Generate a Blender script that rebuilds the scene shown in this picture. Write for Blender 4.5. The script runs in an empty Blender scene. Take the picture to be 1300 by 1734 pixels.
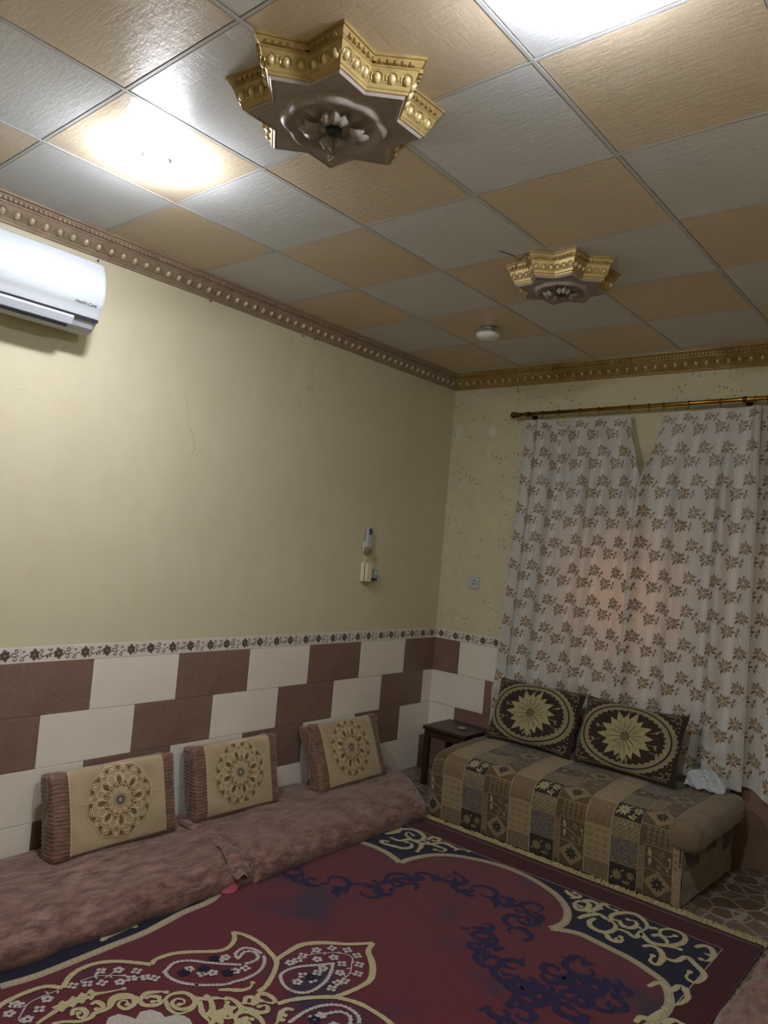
import bpy, bmesh, math, random
from math import sin, cos, pi, sqrt, exp, atan2, hypot
from mathutils import Vector, Matrix, noise

SC = bpy.context.scene
COL = SC.collection
random.seed(7)

# ---------------------------------------------------------------- camera, light, exposure
CAM = Vector((3.302, -4.585, 1.598))
FWD = Vector((-0.64832, 0.76011, 0.04377))
RGT = Vector((0.76043, 0.64360, 0.08670))
UPV = Vector((-0.03773, -0.08949, 0.99527))
cd = bpy.data.cameras.new('camera')
cam = bpy.data.objects.new('camera', cd)
COL.objects.link(cam)
M3 = Matrix((RGT, UPV, -FWD)).transposed()
cam.matrix_world = Matrix.Translation(CAM) @ M3.to_4x4()
cd.sensor_fit = 'HORIZONTAL'
cd.sensor_width = 36.0
cd.lens = 1262.8 / 1300 * 36
cd.clip_start = 0.02
SC.camera = cam

W = bpy.data.worlds.new('world')
SC.world = W
W.use_nodes = True
W.node_tree.nodes['Background'].inputs[0].default_value = (0.09, 0.055, 0.035, 1)   # dusk outside the window
W.node_tree.nodes['Background'].inputs[1].default_value = 1.0

SC.view_settings.view_transform = 'Standard'
SC.view_settings.look = 'None'
SC.view_settings.gamma = 1
SC.view_settings.use_curve_mapping = False
SC.view_settings.exposure = 1.25

LAMP_STRENGTH = 215.0      # radiance of the two lamps that are on
def outside_light():       # warm area lamp added close behind the glass for the curtain's orange glow
    ld = bpy.data.lights.new('window_glow_light', 'AREA')
    ld.shape = 'RECTANGLE'; ld.size = 0.35; ld.size_y = 0.3
    ld.energy = 1.0; ld.color = (1.0, 0.45, 0.22)
    lo = bpy.data.objects.new('window_glow_light', ld)
    lo.location = (1.42, 0.36, 1.42)
    lo.rotation_euler = (math.radians(90), 0, math.radians(180))
    # an area lamp shines along its -Z: turn that to -Y
    lo.rotation_euler = Vector((0, -1, 0)).to_track_quat('-Z', 'Y').to_euler()
    COL.objects.link(lo)
outside_light()

H = 2.905
XR, YB = 3.47, -4.86       # right wall, wall behind the camera

# ---------------------------------------------------------------- helpers
def lin(c):
    if isinstance(c, str):
        c = [int(c[i:i+2], 16)/255 for i in (0, 2, 4)]
    return [((x+0.055)/1.055)**2.4 if x > 0.04045 else x/12.92 for x in c] + [1.0]

class MB:
    """collects faces; build() links them as ONE mesh object"""
    def __init__(s): s.v = []; s.f = []
    def vert(s, p): s.v.append(tuple(p)); return len(s.v)-1
    def face(s, *ix): s.f.append(tuple(ix))
    def box(s, x0, x1, y0, y1, z0, z1):
        b = len(s.v)
        for z in (z0, z1):
            for x, y in ((x0, y0), (x1, y0), (x1, y1), (x0, y1)): s.v.append((x, y, z))
        for q in ((3,2,1,0), (4,5,6,7), (0,1,5,4), (1,2,6,5), (2,3,7,6), (3,0,4,7)):
            s.f.append(tuple(b+i for i in q))
        return s
    def bevbox(s, x0, x1, y0, y1, z0, z1, b=0.002):
        """box with chamfered edges"""
        bm = bmesh.new()
        bmesh.ops.create_cube(bm, size=1)
        for v in bm.verts:
            v.co = Vector(((x0+x1)/2+v.co.x*(x1-x0), (y0+y1)/2+v.co.y*(y1-y0), (z0+z1)/2+v.co.z*(z1-z0)))
        bmesh.ops.bevel(bm, geom=bm.edges[:], offset=b, segments=1, affect='EDGES', profile=0.5)
        s.bm(bm); bm.free(); return s
    def roundbox(s, x0, x1, y0, y1, z0, z1, b=0.01, seg=3):
        bm = bmesh.new()
        bmesh.ops.create_cube(bm, size=1)
        for v in bm.verts:
            v.co = Vector(((x0+x1)/2+v.co.x*(x1-x0), (y0+y1)/2+v.co.y*(y1-y0), (z0+z1)/2+v.co.z*(z1-z0)))
        bmesh.ops.bevel(bm, geom=bm.edges[:], offset=b, segments=seg, affect='EDGES', profile=0.5)
        s.bm(bm); bm.free(); return s
    def bm(s, bm):
        b = len(s.v); bm.verts.index_update()
        s.v += [tuple(v.co) for v in bm.verts]
        s.f += [tuple(b+v.index for v in f.verts) for f in bm.faces]
    def lathe(s, prof, c=(0,0,0), axis='z', n=24, cap=True):
        b = len(s.v); m = len(prof)
        for i in range(n):
            a = 2*pi*i/n
            for r, h in prof:
                if axis == 'z': p = (c[0]+r*cos(a), c[1]+r*sin(a), c[2]+h)
                elif axis == 'x': p = (c[0]+h, c[1]+r*cos(a), c[2]+r*sin(a))
                else: p = (c[0]+r*cos(a), c[1]+h, c[2]+r*sin(a))
                s.v.append(p)
        for i in range(n):
            j = (i+1) % n
            for k in range(m-1):
                s.f.append((b+i*m+k, b+j*m+k, b+j*m+k+1, b+i*m+k+1))
        if cap:
            if prof[0][0] > 1e-5: s.f.append(tuple(b+i*m for i in range(n)))
            if prof[-1][0] > 1e-5: s.f.append(tuple(b+i*m+m-1 for i in reversed(range(n))))
        return s
    def tube(s, pts, r, n=8, closed=False):
        pts = [Vector(p) for p in pts]; b = len(s.v); N = len(pts)
        up = Vector((0, 0, 1))
        for i, p in enumerate(pts):
            if closed: t = (pts[(i+1) % N]-pts[i-1])
            else: t = pts[min(i+1, N-1)]-pts[max(i-1, 0)]
            t.normalize()
            a = t.cross(up)
            if a.length < 0.05: a = t.cross(Vector((1, 0, 0)))
            a.normalize(); c = a.cross(t)
            rr = r(i/(N-1)) if callable(r) else r
            for k in range(n):
                th = 2*pi*k/n
                s.v.append(tuple(p+a*rr*cos(th)+c*rr*sin(th)))
        for i in range(N if closed else N-1):
            j = (i+1) % N
            for k in range(n):
                l = (k+1) % n
                s.f.append((b+i*n+k, b+i*n+l, b+j*n+l, b+j*n+k))
        if not closed:
            s.f.append(tuple(b+k for k in reversed(range(n))))
            s.f.append(tuple(b+(N-1)*n+k for k in range(n)))
        return s
    def sweep(s, prof, path, closed=False):
        """prof: (inset, z) pairs; path: list of (point, inset-dir, ) with mitre vectors"""
        b = len(s.v); m = len(prof); N = len(path)
        for p, d in path:
            for a, z in prof:
                s.v.append((p[0]+d[0]*a, p[1]+d[1]*a, p[2]+z))
        for i in range(N if closed else N-1):
            j = (i+1) % N
            for k in range(m-1):
                s.f.append((b+i*m+k, b+j*m+k, b+j*m+k+1, b+i*m+k+1))
        return s
    def grid(s, fn, nu, nv, closed_u=False):
        b = len(s.v)
        for i in range(nu+1):
            for j in range(nv+1):
                s.v.append(tuple(fn(i/nu, j/nv)))
        for i in range(nu):
            for j in range(nv):
                a = b+i*(nv+1)+j
                s.f.append((a, a+nv+1, a+nv+2, a+1))
        return s
    def build(s, name, material=None, parent=None, smooth=False, weld=False):
        me = bpy.data.meshes.new(name)
        me.from_pydata(s.v, [], s.f)
        if smooth or weld:
            bm = bmesh.new(); bm.from_mesh(me)
            if weld: bmesh.ops.remove_doubles(bm, verts=bm.verts[:], dist=1e-5)
            bmesh.ops.recalc_face_normals(bm, faces=bm.faces[:])
            bm.to_mesh(me); bm.free()
        if smooth:
            me.polygons.foreach_set('use_smooth', [True]*len(me.polygons))
        if material: me.materials.append(material)
        return link(name, me, parent)

def link(name, me, parent=None):
    o = bpy.data.objects.new(name, me)
    COL.objects.link(o)
    if parent is not None: o.parent = parent
    return o

def tag(o, label=None, cat=None, group=None, kind=None):
    if label: o['label'] = label
    if cat: o['category'] = cat
    if group: o['group'] = group
    if kind: o['kind'] = kind
    return o

def empty(name, loc=(0,0,0), rz=0.0):
    o = bpy.data.objects.new(name, None)
    COL.objects.link(o); o.location = loc; o.rotation_euler = (0, 0, rz)
    o.empty_display_size = 0.1
    return o

def place(parent, loc, rz=0.0):
    """an Empty at the thing's base; the parts are modelled in the thing's own frame"""
    parent.location = loc; parent.rotation_euler = (0, 0, rz)

# ---- flat ornament: triangles in a (u,v) plane, laid onto a surface function
class Deco:
    def __init__(s): s.v = []; s.f = []; s.b = []
    def mark(s): s.b.append(len(s.v))
    def quadstrip(s, L, R, closed=False):
        s.mark(); b = len(s.v); n = len(L)
        for a, c in zip(L, R): s.v += [a, c]
        for i in range(n if closed else n-1):
            j = (i+1) % n
            s.f.append((b+2*i, b+2*j, b+2*j+1, b+2*i+1))
    def ribbon(s, pts, w, closed=False, step=None, smooth=True):
        """w: width, number or function of 0..1"""
        if smooth: pts = spline(pts, closed, step or 0.006)
        elif step: pts = resample(pts, step, closed)
        n = len(pts); L = []; R = []
        for i, p in enumerate(pts):
            a = pts[(i-1) % n] if (closed or i > 0) else pts[i]
            c = pts[(i+1) % n] if (closed or i < n-1) else pts[i]
            tx, ty = c[0]-a[0], c[1]-a[1]; l = hypot(tx, ty) or 1
            ww = (w(i/max(1, n-1)) if callable(w) else w)/2
            L.append((p[0]-ty/l*ww, p[1]+tx/l*ww)); R.append((p[0]+ty/l*ww, p[1]-tx/l*ww))
        s.quadstrip(L, R, closed)
    def blob(s, cx, cy, rfn, n=16, rings=1, sx=1, sy=1, rot=0):
        s.mark(); b = len(s.v); s.v.append((cx, cy)); cr, sr = cos(rot), sin(rot)
        for k in range(1, rings+1):
            for i in range(n):
                a = 2*pi*i/n; r = (rfn(a) if callable(rfn) else rfn)*k/rings
                x, y = r*cos(a)*sx, r*sin(a)*sy
                s.v.append((cx+x*cr-y*sr, cy+x*sr+y*cr))
        for i in range(n):
            j = (i+1) % n
            s.f.append((b, b+1+i, b+1+j))
            for k in range(1, rings):
                o1 = b+1+(k-1)*n; o2 = b+1+k*n
                s.f.append((o1+i, o2+i, o2+j, o1+j))
    def annulus(s, cx, cy, r0, r1, n=32, sx=1, sy=1, rings=1):
        f0 = r0 if callable(r0) else (lambda a: r0)
        f1 = r1 if callable(r1) else (lambda a: r1)
        for k in range(rings):
            L = []; R = []
            for i in range(n):
                a = 2*pi*i/n; ra, rb = f0(a), f1(a)
                q0 = ra+(rb-ra)*k/rings; q1 = ra+(rb-ra)*(k+1)/rings
                L.append((cx+q1*cos(a)*sx, cy+q1*sin(a)*sy)); R.append((cx+q0*cos(a)*sx, cy+q0*sin(a)*sy))
            s.quadstrip(L, R, True)
    def leaf(s, x0, y0, x1, y1, w, bend=0.0, n=5):
        dx, dy = x1-x0, y1-y0; l = hypot(dx, dy) or 1; nx, ny = -dy/l, dx/l
        L = []; R = []
        for i in range(n+1):
            t = i/n; ww = w/2*max(0.04, sin(pi*t**0.8)); off = bend*l*sin(pi*t)
            px, py = x0+dx*t+nx*off, y0+dy*t+ny*off
            L.append((px+nx*ww, py+ny*ww)); R.append((px-nx*ww, py-ny*ww))
        s.quadstrip(L, R)
    def rect(s, x0, x1, y0, y1, step=0.02):
        nu = max(1, int((x1-x0)/step)); nv = max(1, int((y1-y0)/step)); b = len(s.v)
        for i in range(nu+1):
            for j in range(nv+1): s.v.append((x0+(x1-x0)*i/nu, y0+(y1-y0)*j/nv))
        for i in range(nu):
            for j in range(nv):
                a = b+i*(nv+1)+j
                s.f.append((a, a+nv+1, a+nv+2, a+1))
    def poly(s, pts):
        b = len(s.v); s.v += list(pts); s.f.append(tuple(range(b, b+len(pts))))
    def place(s, other, cx, cy, sc=1.0, rot=0.0, keep=None, flip=1):
        c, q = cos(rot), sin(rot); b = len(s.v); s.b += [b+k for k in other.b]
        for x, y in other.v:
            x *= sc*flip; y *= sc
            s.v.append((cx+x*c-y*q, cy+x*q+y*c))
        s.f += [tuple(b+i for i in f) for f in other.f]
    def lay(s, surf, off, name, material, parent, inside=None, thick=0.0):
        """surf(u,v) -> Vector; offset along its normal; inside(u,v) filters vertices"""
        m = MB(); e = 1e-3; ok = []; bs = set(s.b); kk = 0; o0 = off; sg = 1 if off >= 0 else -1
        for iv, (u, v) in enumerate(s.v):
            if iv in bs: kk = (kk+1) % 23
            off = o0+sg*kk*2.1e-5              # strokes that cross lie a hair apart
            good = inside(u, v) if inside else True
            ok.append(good)
            if not good: m.v.append((0, 0, 0)); continue
            p = surf(u, v); n = (surf(u+e, v)-surf(u-e, v)).cross(surf(u, v+e)-surf(u, v-e))
            n.normalize()
            m.v.append(tuple(p+n*off))
        fs = [f for f in s.f if all(ok[i] for i in f)]
        used = sorted({i for f in fs for i in f}); mp = {k: i for i, k in enumerate(used)}
        m.v = [m.v[k] for k in used]
        m.f = [tuple(mp[i] for i in f) for f in fs]
        # make every face look along the surface normal
        o = m.build(name, material, parent)
        return o

def spline(pts, closed=False, step=0.006):
    n = len(pts); out = []
    rng = range(n if closed else n-1)
    for i in rng:
        p1, p2 = pts[i], pts[(i+1) % n]
        p0 = pts[(i-1) % n] if (closed or i > 0) else (2*p1[0]-p2[0], 2*p1[1]-p2[1])
        p3 = pts[(i+2) % n] if (closed or i < n-2) else (2*p2[0]-p1[0], 2*p2[1]-p1[1])
        k = max(1, int(hypot(p2[0]-p1[0], p2[1]-p1[1])/step))
        for j in range(k):
            t = j/k
            out.append(tuple(0.5*(2*p1[a]+(p2[a]-p0[a])*t+(2*p0[a]-5*p1[a]+4*p2[a]-p3[a])*t*t+(3*p1[a]-p0[a]-3*p2[a]+p3[a])*t**3) for a in (0, 1)))
    if not closed: out.append(tuple(pts[-1]))
    return out

def resample(pts, step, closed=False):
    out = []; n = len(pts)
    for i in range(n if closed else n-1):
        p, q = pts[i], pts[(i+1) % n]; k = max(1, int(hypot(q[0]-p[0], q[1]-p[1])/step))
        for j in range(k): out.append((p[0]+(q[0]-p[0])*j/k, p[1]+(q[1]-p[1])*j/k))
    if not closed: out.append(tuple(pts[-1]))
    return out

def interp(tab, x):
    if x <= tab[0][0]: return tab[0][1]
    for (a, b), (c, d) in zip(tab, tab[1:]):
        if x <= c: return b+(d-b)*(x-a)/(c-a)
    return tab[-1][1]
def sstep(a, b, x):
    t = max(0.0, min(1.0, (x-a)/(b-a))); return t*t*(3-2*t)
def nz(x, y, z=0.0): return noise.noise(Vector((x, y, z)))

# ---------------------------------------------------------------- materials
class NT:
    def __init__(s, name):
        s.m = bpy.data.materials.new(name); s.m.use_nodes = True
        s.t = s.m.node_tree; s.b = s.t.nodes['Principled BSDF']; s.out = s.t.nodes['Material Output']
        s._c = None
    def n(s, typ, **kw):
        nd = s.t.nodes.new(typ)
        for k, v in kw.items(): setattr(nd, k, v)
        return nd
    def l(s, a, b): s.t.links.new(a, b)
    def coord(s, kind='Object'):
        if s._c is None: s._c = s.n('ShaderNodeTexCoord')
        return s._c.outputs[kind]
    def mapping(s, scale=(1,1,1), rot=(0,0,0), kind='Object'):
        mp = s.n('ShaderNodeMapping'); s.l(s.coord(kind), mp.inputs[0])
        mp.inputs['Scale'].default_value = scale; mp.inputs['Rotation'].default_value = rot
        return mp.outputs[0]
    def noise(s, scale, detail=4, rough=0.55, vec=None, dist=0.0):
        x = s.n('ShaderNodeTexNoise'); x.inputs['Scale'].default_value = scale
        x.inputs['Detail'].default_value = detail; x.inputs['Roughness'].default_value = rough
        x.inputs['Distortion'].default_value = dist
        s.l(vec or s.coord(), x.inputs['Vector']); return x.outputs['Fac']
    def voro(s, scale, feature='F1', vec=None, out='Distance', rand=1.0):
        x = s.n('ShaderNodeTexVoronoi'); x.feature = feature; x.inputs['Scale'].default_value = scale
        x.inputs['Randomness'].default_value = rand
        s.l(vec or s.coord(), x.inputs['Vector']); return x.outputs[out]
    def wave(s, scale, vec=None, dist=0.0, direction='X', prof='SIN'):
        x = s.n('ShaderNodeTexWave'); x.bands_direction = direction; x.wave_profile = prof
        x.inputs['Scale'].default_value = scale; x.inputs['Distortion'].default_value = dist
        s.l(vec or s.coord(), x.inputs['Vector']); return x.outputs['Fac']
    def ramp(s, fac, stops, interp='LINEAR'):
        r = s.n('ShaderNodeValToRGB'); r.color_ramp.interpolation = interp
        e = r.color_ramp.elements
        while len(e) < len(stops): e.new(0.5)
        for el, (p, c) in zip(e, stops):
            el.position = p; el.color = lin(c) if isinstance(c, str) else ((c, c, c, 1) if isinstance(c, (int, float)) else c)
        s.l(fac, r.inputs[0]); return r.outputs[0]
    def mix(s, fac, a, b, mode='MIX'):
        x = s.n('ShaderNodeMix', data_type='RGBA', blend_type=mode)
        for sock, val in ((x.inputs[0], fac), (x.inputs[6], a), (x.inputs[7], b)):
            if isinstance(val, str): sock.default_value = lin(val)
            elif isinstance(val, (int, float)): sock.default_value = val
            elif isinstance(val, (list, tuple)): sock.default_value = val
            else: s.l(val, sock)
        return x.outputs[2]
    def math(s, op, a, b=None):
        x = s.n('ShaderNodeMath', operation=op)
        for i, val in enumerate((a, b)):
            if val is None: continue
            if isinstance(val, (int, float)): x.inputs[i].default_value = val
            else: s.l(val, x.inputs[i])
        return x.outputs[0]
    def color(s, c):
        if isinstance(c, str): s.b.inputs['Base Color'].default_value = lin(c)
        else: s.l(c, s.b.inputs['Base Color'])
        return s
    def set(s, rough=None, metal=None, spec=None, sheen=None, coat=None, trans=None):
        for k, v in (('Roughness', rough), ('Metallic', metal), ('Specular IOR Level', spec), ('Sheen Weight', sheen), ('Coat Weight', coat), ('Transmission Weight', trans)):
            if v is None: continue
            if isinstance(v, (int, float)): s.b.inputs[k].default_value = v
            else: s.l(v, s.b.inputs[k])
        return s
    def bump(s, h, strength=0.3, dist=0.005):
        x = s.n('ShaderNodeBump'); x.inputs['Strength'].default_value = strength; x.inputs['Distance'].default_value = dist
        s.l(h, x.inputs['Height']); s.l(x.outputs[0], s.b.inputs['Normal']); return s

def simple(name, c1, c2=None, scale=20, rough=0.6, metal=0, spec=None, bump=0.0, bscale=None, sheen=None, detail=3):
    t = NT(name)
    if c2: t.color(t.mix(t.ramp(t.noise(scale, detail), [(0.3, 0.0), (0.7, 1.0)]), c1, c2))
    else: t.color(c1)
    t.set(rough=rough, metal=metal, spec=spec, sheen=sheen)
    if bump: t.bump(t.noise(bscale or scale*4, 3), bump, 0.002)
    return t.m

# painted plaster: smooth sponge-washed cream on the left, mottled and flaking by the window
def wall_paint_left():
    t = NT('cream_wall_paint')
    big = t.ramp(t.noise(1.3, 5, 0.6), [(0.3, 0.0), (0.75, 1.0)])
    c = t.mix(big, 'c4bc9f', 'cdc5aa')
    fine = t.ramp(t.noise(9, 6, 0.65, t.mapping((1, 1, 0.6))), [(0.35, 0.0), (0.7, 1.0)])
    c = t.mix(t.math('MULTIPLY', fine, 0.35), c, 'bbb192')
    crack = t.voro(1.1, 'DISTANCE_TO_EDGE', t.mix(0.25, t.coord(), noise_vec(t, 3.0)))
    msk = t.math('MULTIPLY', t.ramp(crack, [(0.0, 1.0), (0.004, 0.0)]), t.ramp(t.noise(1.7, 2), [(0.56, 0.0), (0.62, 1.0)]))
    c = t.mix(t.math('MULTIPLY', msk, 0.45), c, 'a39a7c')
    t.color(c).set(rough=0.55, spec=0.3).bump(t.noise(14, 4), 0.12, 0.004)
    return t.m
def noise_vec(t, scale):
    x = t.n('ShaderNodeTexNoise'); x.inputs['Scale'].default_value = scale; x.inputs['Detail'].default_value = 4
    t.l(t.coord(), x.inputs['Vector']); return x.outputs['Color']
def wall_paint_far():
    t = NT('flaking_wall_paint')
    c = t.mix(t.ramp(t.noise(4, 6, 0.6), [(0.35, 0.0), (0.65, 1.0)]), 'c9c2a0', 'bfbaa0')
    c = t.mix(t.math('MULTIPLY', t.ramp(t.noise(11, 5, 0.7), [(0.5, 0.0), (0.62, 1.0)]), 0.55), c, 'bdb28a')
    pale = t.math('MULTIPLY', t.ramp(t.noise(7, 4, 0.6, t.mapping((1, 1, 0.5))), [(0.635, 0.0), (0.67, 1.0)]), 0.8)
    c = t.mix(pale, c, 'd0cfc6')
    spots = t.math('MULTIPLY', t.ramp(t.voro(26, 'F1'), [(0.12, 1.0), (0.20, 0.0)]), t.ramp(t.noise(5.0, 3), [(0.47, 0.0), (0.53, 1.0)]))
    c = t.mix(t.math('MULTIPLY', spots, 0.8), c, '6d6248')
    scr = t.math('MULTIPLY', t.ramp(t.noise(30, 6, 0.8), [(0.62, 0.0), (0.66, 1.0)]), t.ramp(t.noise(3.2, 2), [(0.48, 0.0), (0.56, 1.0)]))
    c = t.mix(t.math('MULTIPLY', scr, 0.75), c, '8a7c58')
    t.color(c).set(rough=0.6, spec=0.3).bump(t.noise(24, 5), 0.35, 0.004)
    return t.m

M = {}
M['wall_left'] = wall_paint_left()
M['wall_far'] = wall_paint_far()
M['wall_plain'] = simple('plain_wall_paint', 'cfc49e', 'c8bc94', 3, 0.6, spec=0.3, bump=0.1)
def tile_mat(name, a, b, speck):
    t = NT(name)
    c = t.mix(t.ramp(t.noise(6, 5), [(0.3, 0.0), (0.7, 1.0)]), a, b)
    c = t.mix(t.math('MULTIPLY', t.ramp(t.noise(150, 4, 0.7), [(0.5, 0.0), (0.62, 1.0)]), 0.5), c, speck)
    t.color(c).set(rough=0.33, spec=0.4).bump(t.noise(120, 2), 0.05, 0.001)
    return t.m
M['tile_brown'] = tile_mat('brown_ceramic', '7f6659', '735b4f', '937b6e')
M['tile_cream'] = tile_mat('cream_ceramic', 'e2dccf', 'dcd5c7', 'd3ccbd')
M['border'] = tile_mat('border_ceramic', 'dad2c8', 'd2c9be', 'c9c0b4')
M['border_flower'] = simple('border_flower_grey', '6e6258', '4c423b', 60, 0.45)
M['border_vine'] = simple('border_vine_dark', '3f3732', rough=0.45)
M['grout'] = simple('grout', '57493f', '4a3d34', 30, 0.9)
def ceil_mat(name, a, b):
    t = NT(name)
    c = t.mix(t.ramp(t.noise(2.5, 4), [(0.3, 0.0), (0.7, 1.0)]), a, b)
    h = t.math('ADD', t.noise(70, 5, 0.7, t.mapping((1, 0.25, 1), (0, 0, 0.6))), t.noise(70, 5, 0.7, t.mapping((0.25, 1, 1), (0, 0, 0.35))))
    t.color(c).set(rough=0.34, spec=0.4).bump(h, 0.32, 0.005)
    return t.m
M['ceil_grey'] = ceil_mat('grey_ceiling_panel', 'c4c6c6', 'caccca')
M['ceil_tan'] = ceil_mat('tan_ceiling_panel', 'cdbda5', 'c6b599')
M['ceil_bar'] = simple('ceiling_bar', 'b4b4b2', rough=0.35)
M['ceil_void'] = simple('ceiling_void', '2a221c', rough=0.9)
def gold(name, a, b, rough, metal):
    t = NT(name)
    c = t.mix(t.ramp(t.noise(16, 4), [(0.35, 0.0), (0.65, 1.0)]), a, b)
    t.color(c).set(rough=rough, metal=metal).bump(t.noise(60, 3), 0.08, 0.001)
    return t.m
M['gold'] = gold('gold_paint', 'b09a62', '9a8455', 0.36, 0.45)
M['gold_egg'] = gold('bright_gold_paint', 'cfc093', 'c0ae7c', 0.3, 0.35)
M['gold_dull'] = gold('dull_gold_paint', '9c8872', '8e7a66', 0.45, 0.12)
M['bronze'] = gold('bronze_medallion_paint', '9a9088', '8a8078', 0.5, 0.05)
M['brass'] = gold('brass', 'b98b3c', 'a87a30', 0.22, 0.95)
M['brass_dark'] = gold('dark_brass', '5d4320', '4a3519', 0.35, 0.8)
M['white_plastic'] = simple('white_plastic', 'b3b8bc', rough=0.28, spec=0.5)
M['ac_vane'] = simple('ac_vane_plastic', 'b0b6bd', rough=0.35)
M['grey_plastic'] = simple('grey_plastic', '9a9c98', rough=0.45)
M['cream_plastic'] = simple('cream_plastic', 'd8d2b0', rough=0.35)
M['black'] = simple('black_plastic', '141414', rough=0.4)
M['slot'] = simple('dark_slot', '23282e', rough=0.7)
M['ink'] = simple('grey_ink', '3c3c40', rough=0.6)
M['lcd'] = simple('lcd_grey', '4c5450', rough=0.2)
M['chrome'] = simple('chrome', 'c4c4c0', rough=0.12, metal=1.0)
M['red'] = simple('red_switch', 'a03028', rough=0.4)

def emit_mat():
    t = NT('lit_lamp_diffuser')
    t.color('ffffff').set(rough=0.4)
    t.b.inputs['Emission Color'].default_value = (0.88, 0.91, 1.0, 1)
    t.b.inputs['Emission Strength'].default_value = LAMP_STRENGTH
    return t.m
M['lamp_on'] = emit_mat()
def glow_mat():
    t = NT('glowing_lamp_housing')      # housing plastic with emission added to brighten the ceiling
    t.color('ffffff').set(rough=0.4)
    t.b.inputs['Emission Color'].default_value = (0.88, 0.91, 1.0, 1)
    t.b.inputs['Emission Strength'].default_value = LAMP_STRENGTH*0.22
    return t.m
M['lamp_glow'] = glow_mat()
M['lamp_off'] = simple('unlit_lamp_diffuser', 'dfe4e2', rough=0.35)

def wood_dark():
    t = NT('dark_stained_wood')
    g = t.noise(12, 5, 0.6, t.mapping((1, 8, 8)), 0.6)
    t.color(t.mix(g, '2e1c16', '402a20')).set(rough=0.38, spec=0.4).bump(g, 0.1, 0.002)
    return t.m
M['wood'] = wood_dark()

def stone_floor():
    """ceramic tile with a printed crazy-paving picture"""
    t = NT('crazy_paving_tile')
    v = t.mapping((1, 1, 1))
    w = t.mix(0.03, t.coord(), noise_vec(t, 9.0))
    e = t.voro(10.5, 'DISTANCE_TO_EDGE', w)
    cid = t.voro(10.5, 'F1', w, 'Color')
    base = t.mix(t.ramp(cid, [(0.2, 0.0), (0.8, 1.0)]), '5e4d40', '716051')
    base = t.mix(t.math('MULTIPLY', t.ramp(t.noise(45, 6, 0.75), [(0.45, 0.0), (0.65, 1.0)]), 0.55), base, '4b3c32')
    c = t.mix(t.ramp(e, [(0.035, 1.0), (0.065, 0.0)]), base, '8f857b')
    t.color(c).set(rough=0.35, spec=0.4).bump(t.ramp(e, [(0.03, 0.0), (0.09, 1.0)]), 0.25, 0.002)
    return t.m
M['floor'] = stone_floor()
M['floor_base'] = M['grout']

def velvet():
    """crushed velvet throw over the floor mattresses"""
    t = NT('crushed_velvet')
    v = t.mapping((1.0, 0.35, 1.0), (0, 0, 0.25))
    n1 = t.noise(34, 7, 0.75, v, 0.4)
    n2 = t.noise(5, 4, 0.6, None, 0.5)
    c = t.mix(t.ramp(n1, [(0.40, 0.0), (0.60, 1.0)]), '4b2f28', '86665a')
    c = t.mix(t.math('MULTIPLY', t.ramp(n1, [(0.60, 0.0), (0.72, 1.0)]), 0.6), c, 'a38377')
    c = t.mix(t.math('MULTIPLY', t.ramp(n2, [(0.35, 0.0), (0.65, 1.0)]), 0.35), c, '6b443c')
    t.color(c).set(rough=0.55, spec=0.3, sheen=0.35).bump(n1, 0.55, 0.008)
    return t.m
M['velvet'] = velvet()
def rug_mat():
    t = NT('maroon_pile')
    f = t.noise(2.3, 3, 0.5)
    c = t.mix(t.ramp(f, [(0.53, 0.0), (0.66, 1.0)]), '560b1f', '1a1433')
    c = t.mix(t.math('MULTIPLY', t.ramp(t.noise(160, 4, 0.7), [(0.4, 0.0), (0.65, 1.0)]), 0.45), c, '3d0714')
    t.color(c).set(rough=0.95, spec=0.1, sheen=0.2).bump(t.noise(260, 3, 0.7), 0.8, 0.004)
    return t.m
def pile(name, a, b):
    t = NT(name)
    c = t.mix(t.ramp(t.noise(150, 4, 0.7), [(0.35, 0.0), (0.65, 1.0)]), a, b)
    t.color(c).set(rough=0.95, spec=0.1, sheen=0.1).bump(t.noise(260, 3, 0.7), 0.8, 0.004)
    return t.m
M['rug'] = rug_mat()
M['rug_edge'] = pile('dark_maroon_pile', '44101a', '360b14')
M['rug_navy'] = pile('navy_pile', '13142f', '0d0e22')
M['rug_cream'] = pile('cream_pile', 'b8ae88', '968c69')
M['rug_braid'] = pile('beige_pile', 'a89c84', '887c66')
M['rug_white'] = pile('grey_white_pile', 'b8b3aa', '948f88')
M['rug_navymotif'] = pile('tone_on_tone_navy_pile', '191a42', '201538')
M['fringe'] = pile('yellow_fringe', 'b5ab7e', '8d8258')
M['pink'] = simple('pink_cloth', '8c2d45', 'a0485a', 40, 0.8)

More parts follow.
